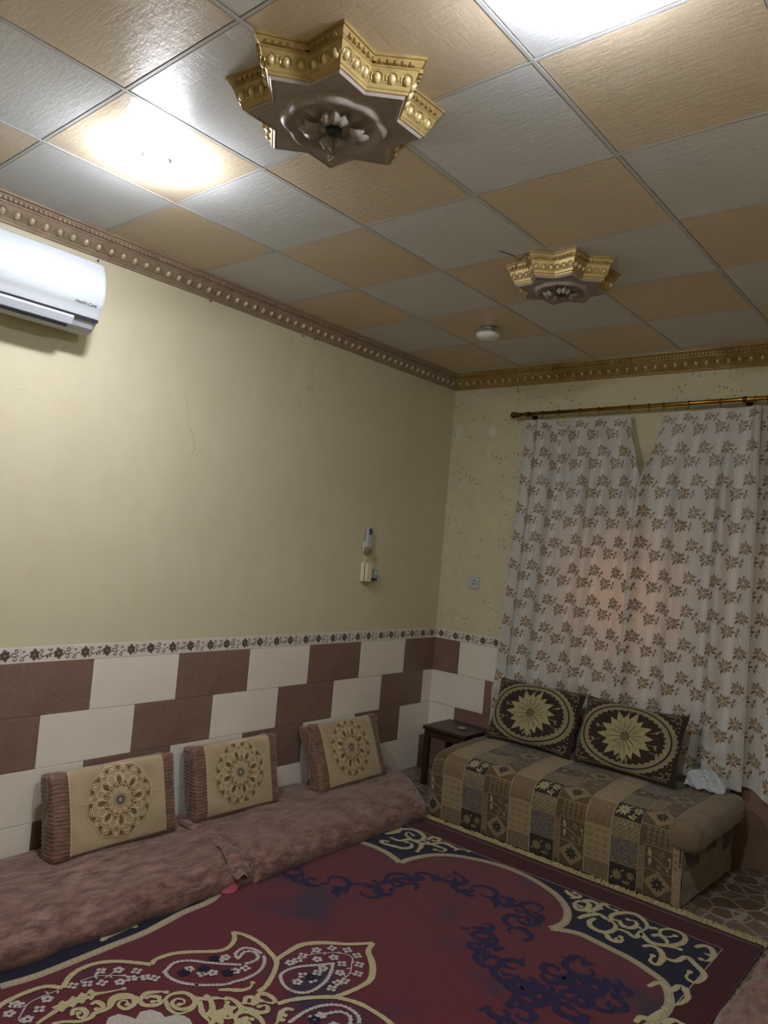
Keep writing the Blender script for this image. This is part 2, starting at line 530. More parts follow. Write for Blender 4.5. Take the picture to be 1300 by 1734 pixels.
# ornament of the rug, traced as curves on the floor (metres)
RUG = {
 'braid': [[(.763,-3.37),(.78,-3.256),(.778,-3.104),(.773,-2.98),(.769,-2.824),(.734,-2.633),(.721,-2.477)],[(.704,-1.489),(.79,-1.477),(.89,-1.485),(.996,-1.52)],[(.996,-1.52),(1.003,-1.434),(1.04,-1.319),(1.103,-1.237),(1.187,-1.184),(1.293,-1.141),(1.406,-1.126),(1.524,-1.136),(1.625,-1.168),(1.717,-1.215),(1.802,-1.302),(1.844,-1.403),(1.842,-1.478),(1.827,-1.515)],[(1.827,-1.515),(1.926,-1.459),(2.01,-1.461),(2.093,-1.47),(2.158,-1.477),(2.251,-1.506),(2.344,-1.565)]],
 'line': [[(.689,-1.097),(1.27,-1.104),(1.652,-1.089),(2.41,-1.078)],[(.694,-.949),(2.173,-.943),(2.517,-.93)]],
 'scroll': [[(.71,-1.298),(.718,-1.255),(.717,-1.193),(.748,-1.134),(.806,-1.121),(.868,-1.151),(.887,-1.202),(.866,-1.236),(.819,-1.23),(.782,-1.208),(.777,-1.171),(.818,-1.186)],[(.767,-1.406),(.803,-1.403),(.847,-1.388),(.891,-1.373),(.913,-1.331),(.889,-1.289),(.854,-1.291)],[(.757,-1.313),(.819,-1.307),(.84,-1.25),(.891,-1.243),(.92,-1.233),(.954,-1.204),(1.004,-1.198),(1.048,-1.197),(1.05,-1.237),(1.011,-1.245)],[(.908,-1.174),(.902,-1.122),(.937,-1.106),(.955,-1.143),(.935,-1.154)],[(.954,-1.204),(.98,-1.14),(1.02,-1.132),(1.07,-1.14),(1.104,-1.125),(1.137,-1.116)],[(.9,-1.231),(.938,-1.269),(.966,-1.34)],[(.71,-1.298),(.735,-1.216),(.704,-1.16)],[(.767,-1.406),(.764,-1.38),(.784,-1.369)],[(1.701,-1.119),(1.736,-1.141),(1.772,-1.148),(1.779,-1.117),(1.744,-1.11)],[(1.789,-1.211),(1.829,-1.256),(1.857,-1.222),(1.842,-1.16),(1.803,-1.165),(1.794,-1.204),(1.828,-1.217)],[(1.869,-1.247),(1.886,-1.187),(1.885,-1.107),(1.928,-1.123),(1.954,-1.118)],[(1.805,-1.149),(1.838,-1.122),(1.868,-1.128),(1.899,-1.157)],[(1.871,-1.334),(1.884,-1.28),(1.918,-1.219),(1.951,-1.237),(1.977,-1.238)],[(1.998,-1.206),(1.977,-1.218),(1.962,-1.181),(1.981,-1.124),(2.024,-1.084),(2.074,-1.102),(2.114,-1.153),(2.113,-1.225)],[(2.003,-1.199),(2.035,-1.235),(2.069,-1.226),(2.077,-1.185),(2.059,-1.15),(2.029,-1.16)],[(1.923,-1.27),(1.918,-1.319),(1.942,-1.358),(1.984,-1.367),(2.016,-1.345),(2.023,-1.285),(1.997,-1.244),(1.948,-1.228)],[(2.01,-1.36),(2.046,-1.396),(2.076,-1.391),(2.085,-1.361),(2.07,-1.34)],[(2.023,-1.285),(2.069,-1.277),(2.115,-1.292),(2.116,-1.233),(2.142,-1.259),(2.181,-1.28),(2.233,-1.252),(2.271,-1.186),(2.269,-1.121),(2.238,-1.088),(2.193,-1.094),(2.168,-1.136),(2.183,-1.177),(2.212,-1.172),(2.231,-1.136)],[(2.159,-1.221),(2.179,-1.188),(2.216,-1.206),(2.233,-1.242)],[(2.233,-1.252),(2.265,-1.236),(2.284,-1.236)],[(2.12,-1.158),(2.145,-1.139)],[(2.166,-1.342),(2.185,-1.309),(2.222,-1.308),(2.257,-1.362),(2.262,-1.436),(2.231,-1.432),(2.223,-1.381)],[(2.325,-1.166),(2.342,-1.124),(2.374,-1.12),(2.401,-1.173),(2.398,-1.238),(2.373,-1.247)],[(2.257,-1.362),(2.304,-1.348),(2.325,-1.282),(2.371,-1.31),(2.423,-1.365),(2.414,-1.448),(2.376,-1.437),(2.373,-1.385)],[(2.295,-1.621),(2.315,-1.562),(2.362,-1.579),(2.383,-1.52),(2.427,-1.573),(2.415,-1.653),(2.383,-1.656)],[(2.348,-1.881),(2.35,-1.835),(2.377,-1.82),(2.383,-1.767),(2.39,-1.713)],[(2.418,-1.812),(2.438,-1.759),(2.47,-1.76)],[(.72,-2.984),(.705,-2.942),(.701,-2.862),(.707,-2.834)]],
 'outline': [[(.891,-3.456),(.863,-3.412),(.853,-3.373),(.849,-3.318),(.859,-3.261),(.902,-3.223)],[(.902,-3.223),(.882,-3.203),(.854,-3.17),(.838,-3.121),(.844,-3.063),(.881,-3.005),(.93,-2.962),(.973,-2.928)],[(.973,-2.928),(.956,-2.896),(.964,-2.832),(.997,-2.774),(1.057,-2.694),(1.06,-2.643),(1.031,-2.596),(.984,-2.564)],[(.985,-2.567),(1.04,-2.544),(1.122,-2.539),(1.207,-2.557),(1.255,-2.576),(1.301,-2.63),(1.342,-2.701),(1.352,-2.746)],[(1.243,-2.562),(1.234,-2.507),(1.232,-2.42),(1.278,-2.345),(1.346,-2.28),(1.406,-2.198)],[(1.406,-2.198),(1.431,-2.256),(1.481,-2.295),(1.525,-2.337),(1.564,-2.397),(1.567,-2.46),(1.558,-2.527),(1.547,-2.571)],[(1.445,-2.741),(1.465,-2.683),(1.506,-2.618),(1.557,-2.563),(1.631,-2.53),(1.709,-2.524),(1.769,-2.529),(1.841,-2.551)]],
 'paisley': [[(1.043,-2.919),(1.018,-2.86),(1.045,-2.808),(1.099,-2.767),(1.168,-2.704),(1.179,-2.692),(1.196,-2.645),(1.188,-2.608),(1.148,-2.597),(1.126,-2.623),(1.144,-2.668),(1.114,-2.657),(1.102,-2.612),(1.134,-2.585),(1.185,-2.583),(1.226,-2.61),(1.258,-2.663),(1.263,-2.726),(1.25,-2.773),(1.242,-2.807),(1.189,-2.871),(1.137,-2.911),(1.082,-2.925),(1.043,-2.919)],[(1.401,-2.425),(1.358,-2.493),(1.327,-2.547),(1.322,-2.606),(1.351,-2.64),(1.409,-2.657),(1.458,-2.634),(1.472,-2.585),(1.459,-2.517),(1.424,-2.453),(1.401,-2.425)],[(1.544,-2.773),(1.539,-2.694),(1.555,-2.632),(1.596,-2.585),(1.656,-2.577),(1.697,-2.603),(1.718,-2.661),(1.703,-2.731),(1.656,-2.782)],[(1.585,-2.713),(1.594,-2.654),(1.62,-2.61),(1.657,-2.605),(1.683,-2.632)]],
 'vine': [[(1.288,-2.491),(1.306,-2.442),(1.333,-2.39),(1.379,-2.347),(1.419,-2.338),(1.448,-2.37),(1.484,-2.419),(1.501,-2.485),(1.506,-2.538)],[(.904,-3.162),(.911,-3.113),(.938,-3.073),(.983,-3.03),(1.033,-2.989)],[(.911,-3.113),(.898,-3.078)],[(.938,-3.073),(.925,-3.038)],[(.967,-3.399),(.914,-3.347),(.904,-3.301),(.905,-3.24)]],
 'floret': [(1.295,-2.406),(1.325,-2.351),(1.373,-2.314),(1.424,-2.313),(1.374,-2.391),(1.342,-2.448),(1.424,-2.399),(1.471,-2.353),(1.508,-2.4),(1.46,-2.447),(1.297,-2.509),(1.292,-2.542),(1.288,-2.472),(1.497,-2.499),(1.506,-2.538),(1.506,-2.471),(1.398,-2.604),(1.382,-2.562),(1.424,-2.557),(1.405,-2.51),(1.398,-2.474),(1.202,-2.727),(1.212,-2.689),(1.109,-2.7),(1.582,-2.702),(1.588,-2.674),(1.653,-2.679),(1.65,-2.71),(.912,-3.193),(.934,-3.152),(.961,-3.113),(.996,-3.065),(.896,-3.081),(.929,-3.033),(.975,-2.989),(1.001,-3.026),(1.029,-2.986),(1.053,-2.966),(.888,-3.376),(.985,-3.379),(.922,-3.408),(.961,-3.33),(.928,-3.288),(.896,-3.368),(1.138,-2.827),(1.158,-2.795),(1.085,-2.844),(1.11,-2.717)],
 'navyfloret': [(1.092,-2.872),(1.192,-2.756),(1.119,-2.805),(1.088,-2.734),(1.194,-2.753),(1.408,-2.55),(1.591,-2.707)],
 'yellow': [[(1.025,-3.368),(1.011,-3.322),(.998,-3.273),(.998,-3.224),(1.0,-3.174),(1.022,-3.121),(1.038,-3.076)],[(1.056,-3.334),(1.07,-3.303),(1.101,-3.265),(1.105,-3.23),(1.094,-3.212),(1.099,-3.17),(1.073,-3.123),(1.105,-3.075),(1.159,-3.074),(1.186,-3.044),(1.185,-3.012),(1.232,-3.025),(1.271,-3.017),(1.282,-2.968),(1.252,-2.921),(1.258,-2.899)],[(1.058,-3.27),(1.036,-3.253),(1.048,-3.231),(1.079,-3.232),(1.09,-3.253),(1.073,-3.259),(1.06,-3.25)],[(1.046,-3.199),(1.044,-3.179),(1.075,-3.173),(1.092,-3.189),(1.079,-3.197)],[(1.105,-3.168),(1.062,-3.137),(1.063,-3.098),(1.1,-3.079),(1.136,-3.097),(1.139,-3.129),(1.107,-3.136),(1.092,-3.118),(1.103,-3.104),(1.122,-3.112)],[(1.132,-3.072),(1.11,-3.037),(1.129,-3.0),(1.148,-2.981)],[(1.136,-3.053),(1.131,-3.036),(1.155,-3.016),(1.171,-3.027),(1.164,-3.043)],[(1.183,-3.014),(1.17,-2.977),(1.189,-2.939),(1.23,-2.931),(1.26,-2.942),(1.27,-2.974),(1.251,-3.003),(1.213,-3.002),(1.202,-2.977),(1.222,-2.962),(1.239,-2.973),(1.233,-2.987)],[(1.23,-2.931),(1.262,-2.91),(1.282,-2.879),(1.31,-2.855)],[(1.262,-2.925),(1.313,-2.954),(1.355,-2.964),(1.382,-2.969)],[(1.246,-2.89),(1.286,-2.898),(1.341,-2.924),(1.349,-2.885),(1.33,-2.863)],[(1.386,-2.965),(1.363,-2.941),(1.368,-2.907),(1.395,-2.891),(1.436,-2.909)],[(1.253,-2.842),(1.276,-2.813),(1.284,-2.807),(1.309,-2.779),(1.313,-2.75),(1.298,-2.726)],[(1.3,-2.851),(1.332,-2.838),(1.379,-2.844),(1.398,-2.867),(1.396,-2.911),(1.366,-2.931)],[(1.419,-2.899),(1.398,-2.874),(1.414,-2.842),(1.452,-2.834),(1.488,-2.842),(1.53,-2.87)],[(1.445,-2.897),(1.432,-2.871),(1.451,-2.857)],[(1.379,-2.844),(1.407,-2.828),(1.441,-2.818),(1.452,-2.791),(1.428,-2.775),(1.416,-2.796)],[(1.368,-2.82),(1.349,-2.796),(1.369,-2.781),(1.388,-2.805),(1.368,-2.82)],[(1.396,-2.811),(1.393,-2.785),(1.364,-2.756),(1.381,-2.734),(1.424,-2.734),(1.431,-2.753),(1.397,-2.772)],[(1.507,-2.722),(1.487,-2.737),(1.489,-2.764),(1.507,-2.787),(1.526,-2.821)],[(1.489,-2.772),(1.508,-2.764)],[(1.503,-2.792),(1.521,-2.785)]],
 'yfloret': [(.995,-3.235),(.996,-3.204),(.997,-3.173),(.994,-3.271),(1.343,-2.936),(1.359,-2.882),(1.379,-2.938),(1.359,-2.882),(1.442,-2.887)],
 'cloud': [[(1.175,-3.219),(1.142,-3.189),(1.146,-3.159),(1.18,-3.14),(1.205,-3.132),(1.182,-3.102),(1.195,-3.07),(1.23,-3.055),(1.258,-3.059),(1.267,-3.028),(1.29,-3.009),(1.319,-3.005),(1.356,-3.017),(1.397,-3.05),(1.323,-3.17),(1.228,-3.237)]],
 'navyband': [[(.632,-2.043),(.783,-2.04),(.897,-1.986),(1.012,-1.958),(1.085,-1.839),(1.159,-1.689),(1.213,-1.53),(1.36,-1.497),(1.471,-1.448),(1.568,-1.413),(1.684,-1.483),(1.708,-1.649),(1.66,-1.775),(1.71,-1.909),(1.783,-1.943),(1.878,-1.909),(1.913,-2.048),(1.966,-1.953),(1.987,-1.821),(1.989,-1.703),(2.075,-1.72),(2.101,-1.868),(2.085,-1.952),(2.012,-2.035),(2.02,-2.152),(2.048,-2.294)],[(2.051,-1.856),(2.139,-1.825),(2.206,-1.782),(2.234,-1.716),(2.216,-1.837),(2.189,-1.931),(2.181,-2.031)]],
}
NAILS_L = [(-2.914, 2.795), (-2.28, 2.80), (-1.604, 2.797), (-1.51, 2.80), (-0.331, 2.79)]
NAILS_F = [(0.55, 2.789), (0.551, 2.771)]
OLEAN = 0.42

# ================================================================= STRUCTURE
DADO = 0.9425; TW, TH = 0.4735, 0.238; BH = 0.072
def struct(o): o['kind'] = 'structure'; return o

# ---- floor
fl = struct(MB().box(-0.12, XR+0.12, YB-0.12, 0.12, -0.12, -0.004).build('floor', M['floor_base']))
tm = {}
for i in range(-1, 12):
    for j in range(-6, 4):
        y1 = min(0.0, -0.445-0.40*(i-1)); y0 = max(YB, -0.445-0.40*i)
        x0 = max(0.0, 2.2+0.4*j); x1 = min(XR, 2.2+0.4*(j+1))
        if x1-x0 < 0.02 or y1-y0 < 0.02: continue
        MB().bevbox(x0+0.002, x1-0.002, y0+0.002, y1-0.002, -0.008, 0.0, 0.001).build('floor_tile', M['floor'], fl)

# ---- ceiling: a grid of two-tone panels in a bar grid
ce = struct(MB().box(-0.12, XR+0.12, YB-0.12, 0.12, H+0.02, H+0.12).build('ceiling', M['ceil_void']))
gx = [0.0]+[1.1873+0.54545*j for j in range(-2, 5)]+[XR]
gy = [YB]+[-3.4828+0.54545*i for i in range(-2, 7)]+[0.0]
for a in range(len(gx)-1):
    for b in range(len(gy)-1):
        odd = ((a-3)+(b-3)) % 2
        MB().bevbox(gx[a]+0.0085, gx[a+1]-0.0085, gy[b]+0.0075, gy[b+1]-0.0075, H, H+0.012, 0.0015).build('ceiling_tile', M['ceil_tan' if odd else 'ceil_grey'], ce)
for x in gx[1:-1]:
    m = MB(); m.box(x-0.0060, x+0.0060, YB, 0, H-0.001, H+0.012)
    m.build('ceiling_bar', M['ceil_bar'], ce)
for y in gy[1:-1]:
    for a in range(len(gx)-1):
        MB().box(gx[a]+0.006, gx[a+1]-0.006, y-0.0048, y+0.0048, H-0.0005, H+0.012).build('ceiling_bar', M['ceil_bar'], ce)

# ---- walls
WX0, WX1, WZ0, WZ1 = 0.98, 2.55, 0.84, 1.86        # window opening in the far wall
wl = struct(MB().box(-0.12, 0, YB-0.12, 0.12, DADO+BH, H+0.02).box(-0.12, -0.004, YB-0.12, 0.12, -0.004, DADO+BH).build('wall_left', M['wall_left']))
m = MB()
for x0, x1, z0, z1 in ((0, XR, WZ1, H+0.02), (0, WX0, DADO+BH, WZ1), (WX1, XR, DADO+BH, WZ1)):
    m.box(x0, x1, 0, 0.12, z0, z1)
for x0, x1, z0, z1 in ((0, WX0, WZ0, DADO+BH), (WX1, XR, WZ0, DADO+BH), (0, XR, -0.004, WZ0)):
    m.box(x0, x1, 0.004, 0.12, z0, z1)
wf = struct(m.build('wall_far', M['wall_far']))
struct(MB().box(XR, XR+0.12, YB-0.12, 0.12, -0.004, H+0.02).build('wall_right', M['wall_plain']))
struct(MB().box(0, XR, YB-0.12, YB, -0.004, H+0.02).build('wall_back', M['wall_plain']))

# dado tiles: one bevelled piece each, brown and cream by turns, half-bond
def dado(parent, length, origin, rz, rows, sign, skip=None):
    """rows: (first joint, colour of the piece before it)"""
    cache = {}
    for r, (j0, dark) in enumerate(rows):
        z1 = DADO-r*TH; z0 = max(0.0, z1-TH)
        cuts = [0.0, j0]
        while cuts[-1] < length: cuts.append(min(length, cuts[-1]+TW))
        for k in range(len(cuts)-1):
            a, b = cuts[k], cuts[k+1]
            if b-a < 0.01: continue
            col = 'tile_brown' if (k % 2 == 0) == dark else 'tile_cream'
            if skip and skip(a, b, z0, z1):
                continue
            key = (round(b-a, 4), round(z1-z0, 4), col)
            if key not in cache:
                o = MB().bevbox(0.0012, b-a-0.0012, -0.003, 0.0035, 0.0010, z1-z0-0.0010, 0.0012).build('wall_tile', M[col])
                cache[key] = o.data
            else:
                o = link('wall_tile', cache[key])
            o.parent = parent
            if rz == 0: o.location = (a, 0, z0)
            else: o.location = (0, -b, z0)
            o.rotation_euler = (0, 0, rz)
dado(wl, -YB, None, pi/2, [(0.357, True), (0.115, False), (0.357, False), (0.098, True)], -1)
def under_window(a, b, z0, z1): return False
def dado_far(parent):
    for r, (j0, dark) in enumerate([(0.228, True), (0.467, False), (0.228, False), (0.467, True)]):
        z1 = DADO-r*TH; z0 = max(0.0, z1-TH)
        cuts = [0.0, j0]
        while cuts[-1] < XR: cuts.append(min(XR, cuts[-1]+TW))
        for k in range(len(cuts)-1):
            a, b = cuts[k], cuts[k+1]
            if b-a < 0.01: continue
            col = 'tile_brown' if (k % 2 == 0) == dark else 'tile_cream'
            segs = [(a, b, z0, z1)]
            if z1 > WZ0 and b > WX0 and a < WX1:
                segs = []
                if a < WX0: segs.append((a, WX0, z0, z1))
                if b > WX1: segs.append((WX1, b, z0, z1))
                if z0 < WZ0: segs.append((max(a, WX0), min(b, WX1), z0, WZ0))
            for s_ in segs:
                if s_[1]-s_[0] > 0.01 and s_[3]-s_[2] > 0.01:
                    MB().bevbox(s_[0]+0.0012, s_[1]-0.0012, -0.003, 0.0035, s_[2]+0.001, s_[3]-0.001, 0.0012).build('wall_tile', M[col], parent)
dado_far(wf)

# border tiles with a printed vine
BL = 0.2375
def vine_flower(D, V, cx, cy, s, rot=0.0):
    for k in range(6):
        a = rot+pi/2+k*pi/3
        L = s*(1.0 if k % 3 == 0 else 0.86)
        D.leaf(cx+0.1*s*cos(a), cy+0.1*s*sin(a), cx+L*cos(a), cy+L*sin(a), s*0.74, 0, 5)
        V.leaf(cx+0.05*s*cos(a), cy+0.05*s*sin(a), cx+0.55*s*cos(a), cy+0.55*s*sin(a), s*0.10, 0, 3)
def border_deco():
    D = Deco(); V = Deco()
    vine_flower(D, V, 0.064, 0.036, 0.029); vine_flower(D, V, 0.173, 0.037, 0.029, 0.2)
    rb = lambda pts, w=0.0038: V.ribbon(pts, w, step=0.004)
    rb([(0.088, 0.036), (0.100, 0.046), (0.098, 0.058), (0.088, 0.056), (0.090, 0.049), (0.095, 0.050)])
    rb([(0.088, 0.034), (0.105, 0.027), (0.122, 0.033), (0.140, 0.037), (0.150, 0.036)])
    rb([(0.098, 0.028), (0.092, 0.018), (0.083, 0.014), (0.080, 0.021), (0.086, 0.023)])
    rb([(0.134, 0.037), (0.137, 0.049), (0.130, 0.056)], 0.002)
    V.leaf(0.131, 0.050, 0.122, 0.060, 0.006, 0, 3); V.leaf(0.137, 0.049, 0.142, 0.062, 0.007, 0, 3)
    V.leaf(0.120, 0.030, 0.126, 0.016, 0.008, 0, 3); V.leaf(0.130, 0.034, 0.140, 0.020, 0.007, 0, 3)
    rb([(0.197, 0.038), (0.208, 0.046), (0.222, 0.045), (0.228, 0.054), (0.220, 0.062), (0.212, 0.057), (0.218, 0.052)])
    rb([(0.197, 0.036), (0.212, 0.030), (0.225, 0.036), (0.236, 0.031)])
    rb([(0.001, 0.031), (0.014, 0.026), (0.026, 0.034), (0.040, 0.036)])
    rb([(0.014, 0.026), (0.018, 0.014), (0.008, 0.010), (0.004, 0.018), (0.010, 0.020)])
    rb([(0.010, 0.040), (0.012, 0.050), (0.004, 0.056)], 0.002); V.leaf(0.012, 0.046, 0.022, 0.056, 0.007, 0, 3)
    rb([(0.219, 0.030), (0.224, 0.018), (0.214, 0.012), (0.208, 0.018), (0.213, 0.022)])
    return D, V
bD, bV = border_deco()
def border_run(parent, length, first, rz):
    """first: length of the cut piece at the corner"""
    cache = {}
    cuts = [0.0, first]
    while cuts[-1] < length: cuts.append(min(length, cuts[-1]+BL))
    for k in range(len(cuts)-1):
        a, b = cuts[k], cuts[k+1]
        if b-a < 0.01: continue
        if parent is wf and b > WX0 and a < WX1: 
            if a < WX0: b = WX0
            elif b > WX1: a = WX1
            else: continue
        key = (round(b-a, 4), k == 0)
        if key not in cache:
            o = MB().bevbox(0.0006, b-a-0.0006, -0.0035, 0.0035, 0.0006, BH-0.0006, 0.001).build('border_tile', M['border'])
            # the pattern runs on through the cut: keep what falls on the piece
            sh = 0.0
            if rz != 0 and k == 0: sh = -0.0                       # left wall: piece keeps its low-u side
            if rz == 0 and k == 0: sh = b-a-BL
            surf = lambda u, v: Vector((u+sh, -0.0035, v))
            ins = lambda u, v: 0.001 < u+sh < b-a-0.001
            d1 = bD.lay(surf, 0.0003, 'flower_print', M['border_flower'], None, ins)
            d2 = bV.lay(surf, 0.0005, 'vine_print', M['border_vine'], None, ins)
            cache[key] = (o.data, d1.data, d2.data)
            bpy.data.objects.remove(d1); bpy.data.objects.remove(d2); bpy.data.objects.remove(o)
        ms = cache[key]
        o = link('border_tile', ms[0], parent)
        p1 = link('flower_print', ms[1], o); p2 = link('vine_print', ms[2], o)
        o.location = (a, 0, DADO) if rz == 0 else (0, -b, DADO)
        o.rotation_euler = (0, 0, rz)
border_run(wl, -YB, 0.225, pi/2)
border_run(wf, XR, 0.12, 0)

# ---- window behind the curtains
wn = struct(empty('window_1'))
m = MB(); fw = 0.05
m.box(WX0, WX1, 0.03, 0.09, WZ0, WZ0+fw).box(WX0, WX1, 0.03, 0.09, WZ1-fw, WZ1)
m.box(WX0, WX0+fw, 0.03, 0.09, WZ0+fw, WZ1-fw).box(WX1-fw, WX1, 0.03, 0.09, WZ0+fw, WZ1-fw)
m.box((WX0+WX1)/2-0.025, (WX0+WX1)/2+0.025, 0.03, 0.09, WZ0+fw, WZ1-fw)
m.build('window_frame', M['white_plastic'], wn)
def glass():
    t = NT('window_glass'); t.color('ffffff').set(rough=0.02, trans=1.0); t.b.inputs['IOR'].default_value = 1.05
    return t.m
M['glass'] = glass()
xm = (WX0+WX1)/2
MB().box(WX0+fw, xm-0.025, 0.058, 0.062, WZ0+fw, WZ1-fw).build('pane', M['glass'], wn)
MB().box(xm+0.025, WX1-fw, 0.058, 0.062, WZ0+fw, WZ1-fw).build('pane', M['glass'], wn)

# ---- gilded egg-and-dart cornice
PROF = [(0.0, -0.096), (0.09, -0.096), (0.12, -0.091), (0.12, -0.087), (0.17, -0.085), (0.20, -0.079), (0.24, -0.074),
        (0.33, -0.068), (0.46, -0.055), (0.56, -0.040), (0.60, -0.034), (0.66, -0.033), (0.66, -0.027), (0.72, -0.025),
        (0.86, -0.013), (0.88, -0.009), (1.0, -0.008), (1.0, 0.0)]
def egg(m, P, T, Nn, Up, s=1.0):
    """half an egg standing out along Nn; Up: its long axis; T: along the moulding"""
    b = len(m.v); R = 6
    for i in range(5):
        la = pi*i/4
        for j in range(R+1):
            a = pi*j/R
            q = P+Up*(0.0175*s*(cos(la)))+(T*cos(a)*0.0125*s+Nn*sin(a)*0.013*s)*(sin(la)**0.7 if 0 < i < 4 else 0.001)*(1.0 if i < 3 else 0.95)
            m.v.append(tuple(q))
    for i in range(4):
        for j in range(R):
            a = b+i*(R+1)+j
            m.f.append((a, a+1, a+R+2, a+R+1))
def arch(m, P, T, Nn, Up, s=1.0):
    pts = []
    for i in range(9):
        a = -0.35+(pi+0.7)*i/8
        pts.append(P+T*cos(a)*0.0205*s+Up*(sin(a)*0.0205*s-0.001)+Nn*0.002)
    m.tube(pts, 0.0022*s, 4)
def dress(eggs, orn, A, B, Dm, spacing, scale, zs=1.0, ends=0.5):
    """A, B: wall-line points of a straight run (z at the ceiling); Dm: inward vector of full inset"""
    A, B, Dm = Vector(A), Vector(B), Vector(Dm); L = (B-A).length; T = (B-A)/L; k = max(1, round(L/spacing)); stp = L/k
    up = (Dm*(0.56-0.26)+Vector((0, 0, 0.033*zs))).normalized(); nn = T.cross(up)
    if nn.dot(Dm) < 0: nn = -nn
    for i in range(k):
        P = A+T*stp*(i+ends)+Dm*0.40+Vector((0, 0, -0.0615*zs))
        egg(eggs, P, T, nn, up, scale); arch(orn, P+up*0.002, T, nn, up, scale)
    kd = max(1, round(L/0.021)); sd = L/kd; dl = Dm.length
    u = Dm.normalized()
    for i in range(kd):
        P = A+T*sd*(i+0.5)+Dm*0.79+Vector((0, 0, -0.0215*zs)); b = len(orn.v)
        for a, c, e in ((-1,-1,-1),(1,-1,-1),(1,1,-1),(-1,1,-1),(-1,-1,1),(1,-1,1),(1,1,1),(-1,1,1)):
            orn.v.append(tuple(P+T*a*sd*0.27+u*c*0.006+Vector((0, 0, e*0.006*zs))))
        for q in ((3,2,1,0), (4,5,6,7), (0,1,5,4), (1,2,6,5), (2,3,7,6), (3,0,4,7)): orn.f.append(tuple(b+x for x in q))
IL, IF = 0.105, 0.145
M['gold_lit'] = gold('lit_gold_paint', 'c2b397', 'b3a488', 0.35, 0.12)  # left cornice eggs: their lit look is put into a paler colour
def cornice(name, path, runs, mat, mate):
    o = struct(MB().sweep(PROF, path).build(name, mat))
    e, r = MB(), MB()
    for A, B, Dm in runs: dress(e, r, A, B, Dm, 0.0615, 1.0)
    tag(e.build('egg_row', mate, o, smooth=True), kind='stuff'); tag(r.build('dart_row', mat, o), kind='stuff')
cornice('trim_1', [((0, YB, H), (IL, 0)), ((0, 0, H), (IL, -IF))], [((0, YB+0.05, H), (0, -IF*0.5, H), (IL, 0, 0))], M['gold_dull'], M['gold_lit'])
cornice('trim_2', [((0, 0, H), (IL, -IF)), ((XR, 0, H), (0, -IF))], [((IL*0.5, 0, H), (XR, 0, H), (0, -IF, 0))], M['gold'], M['gold_egg'])

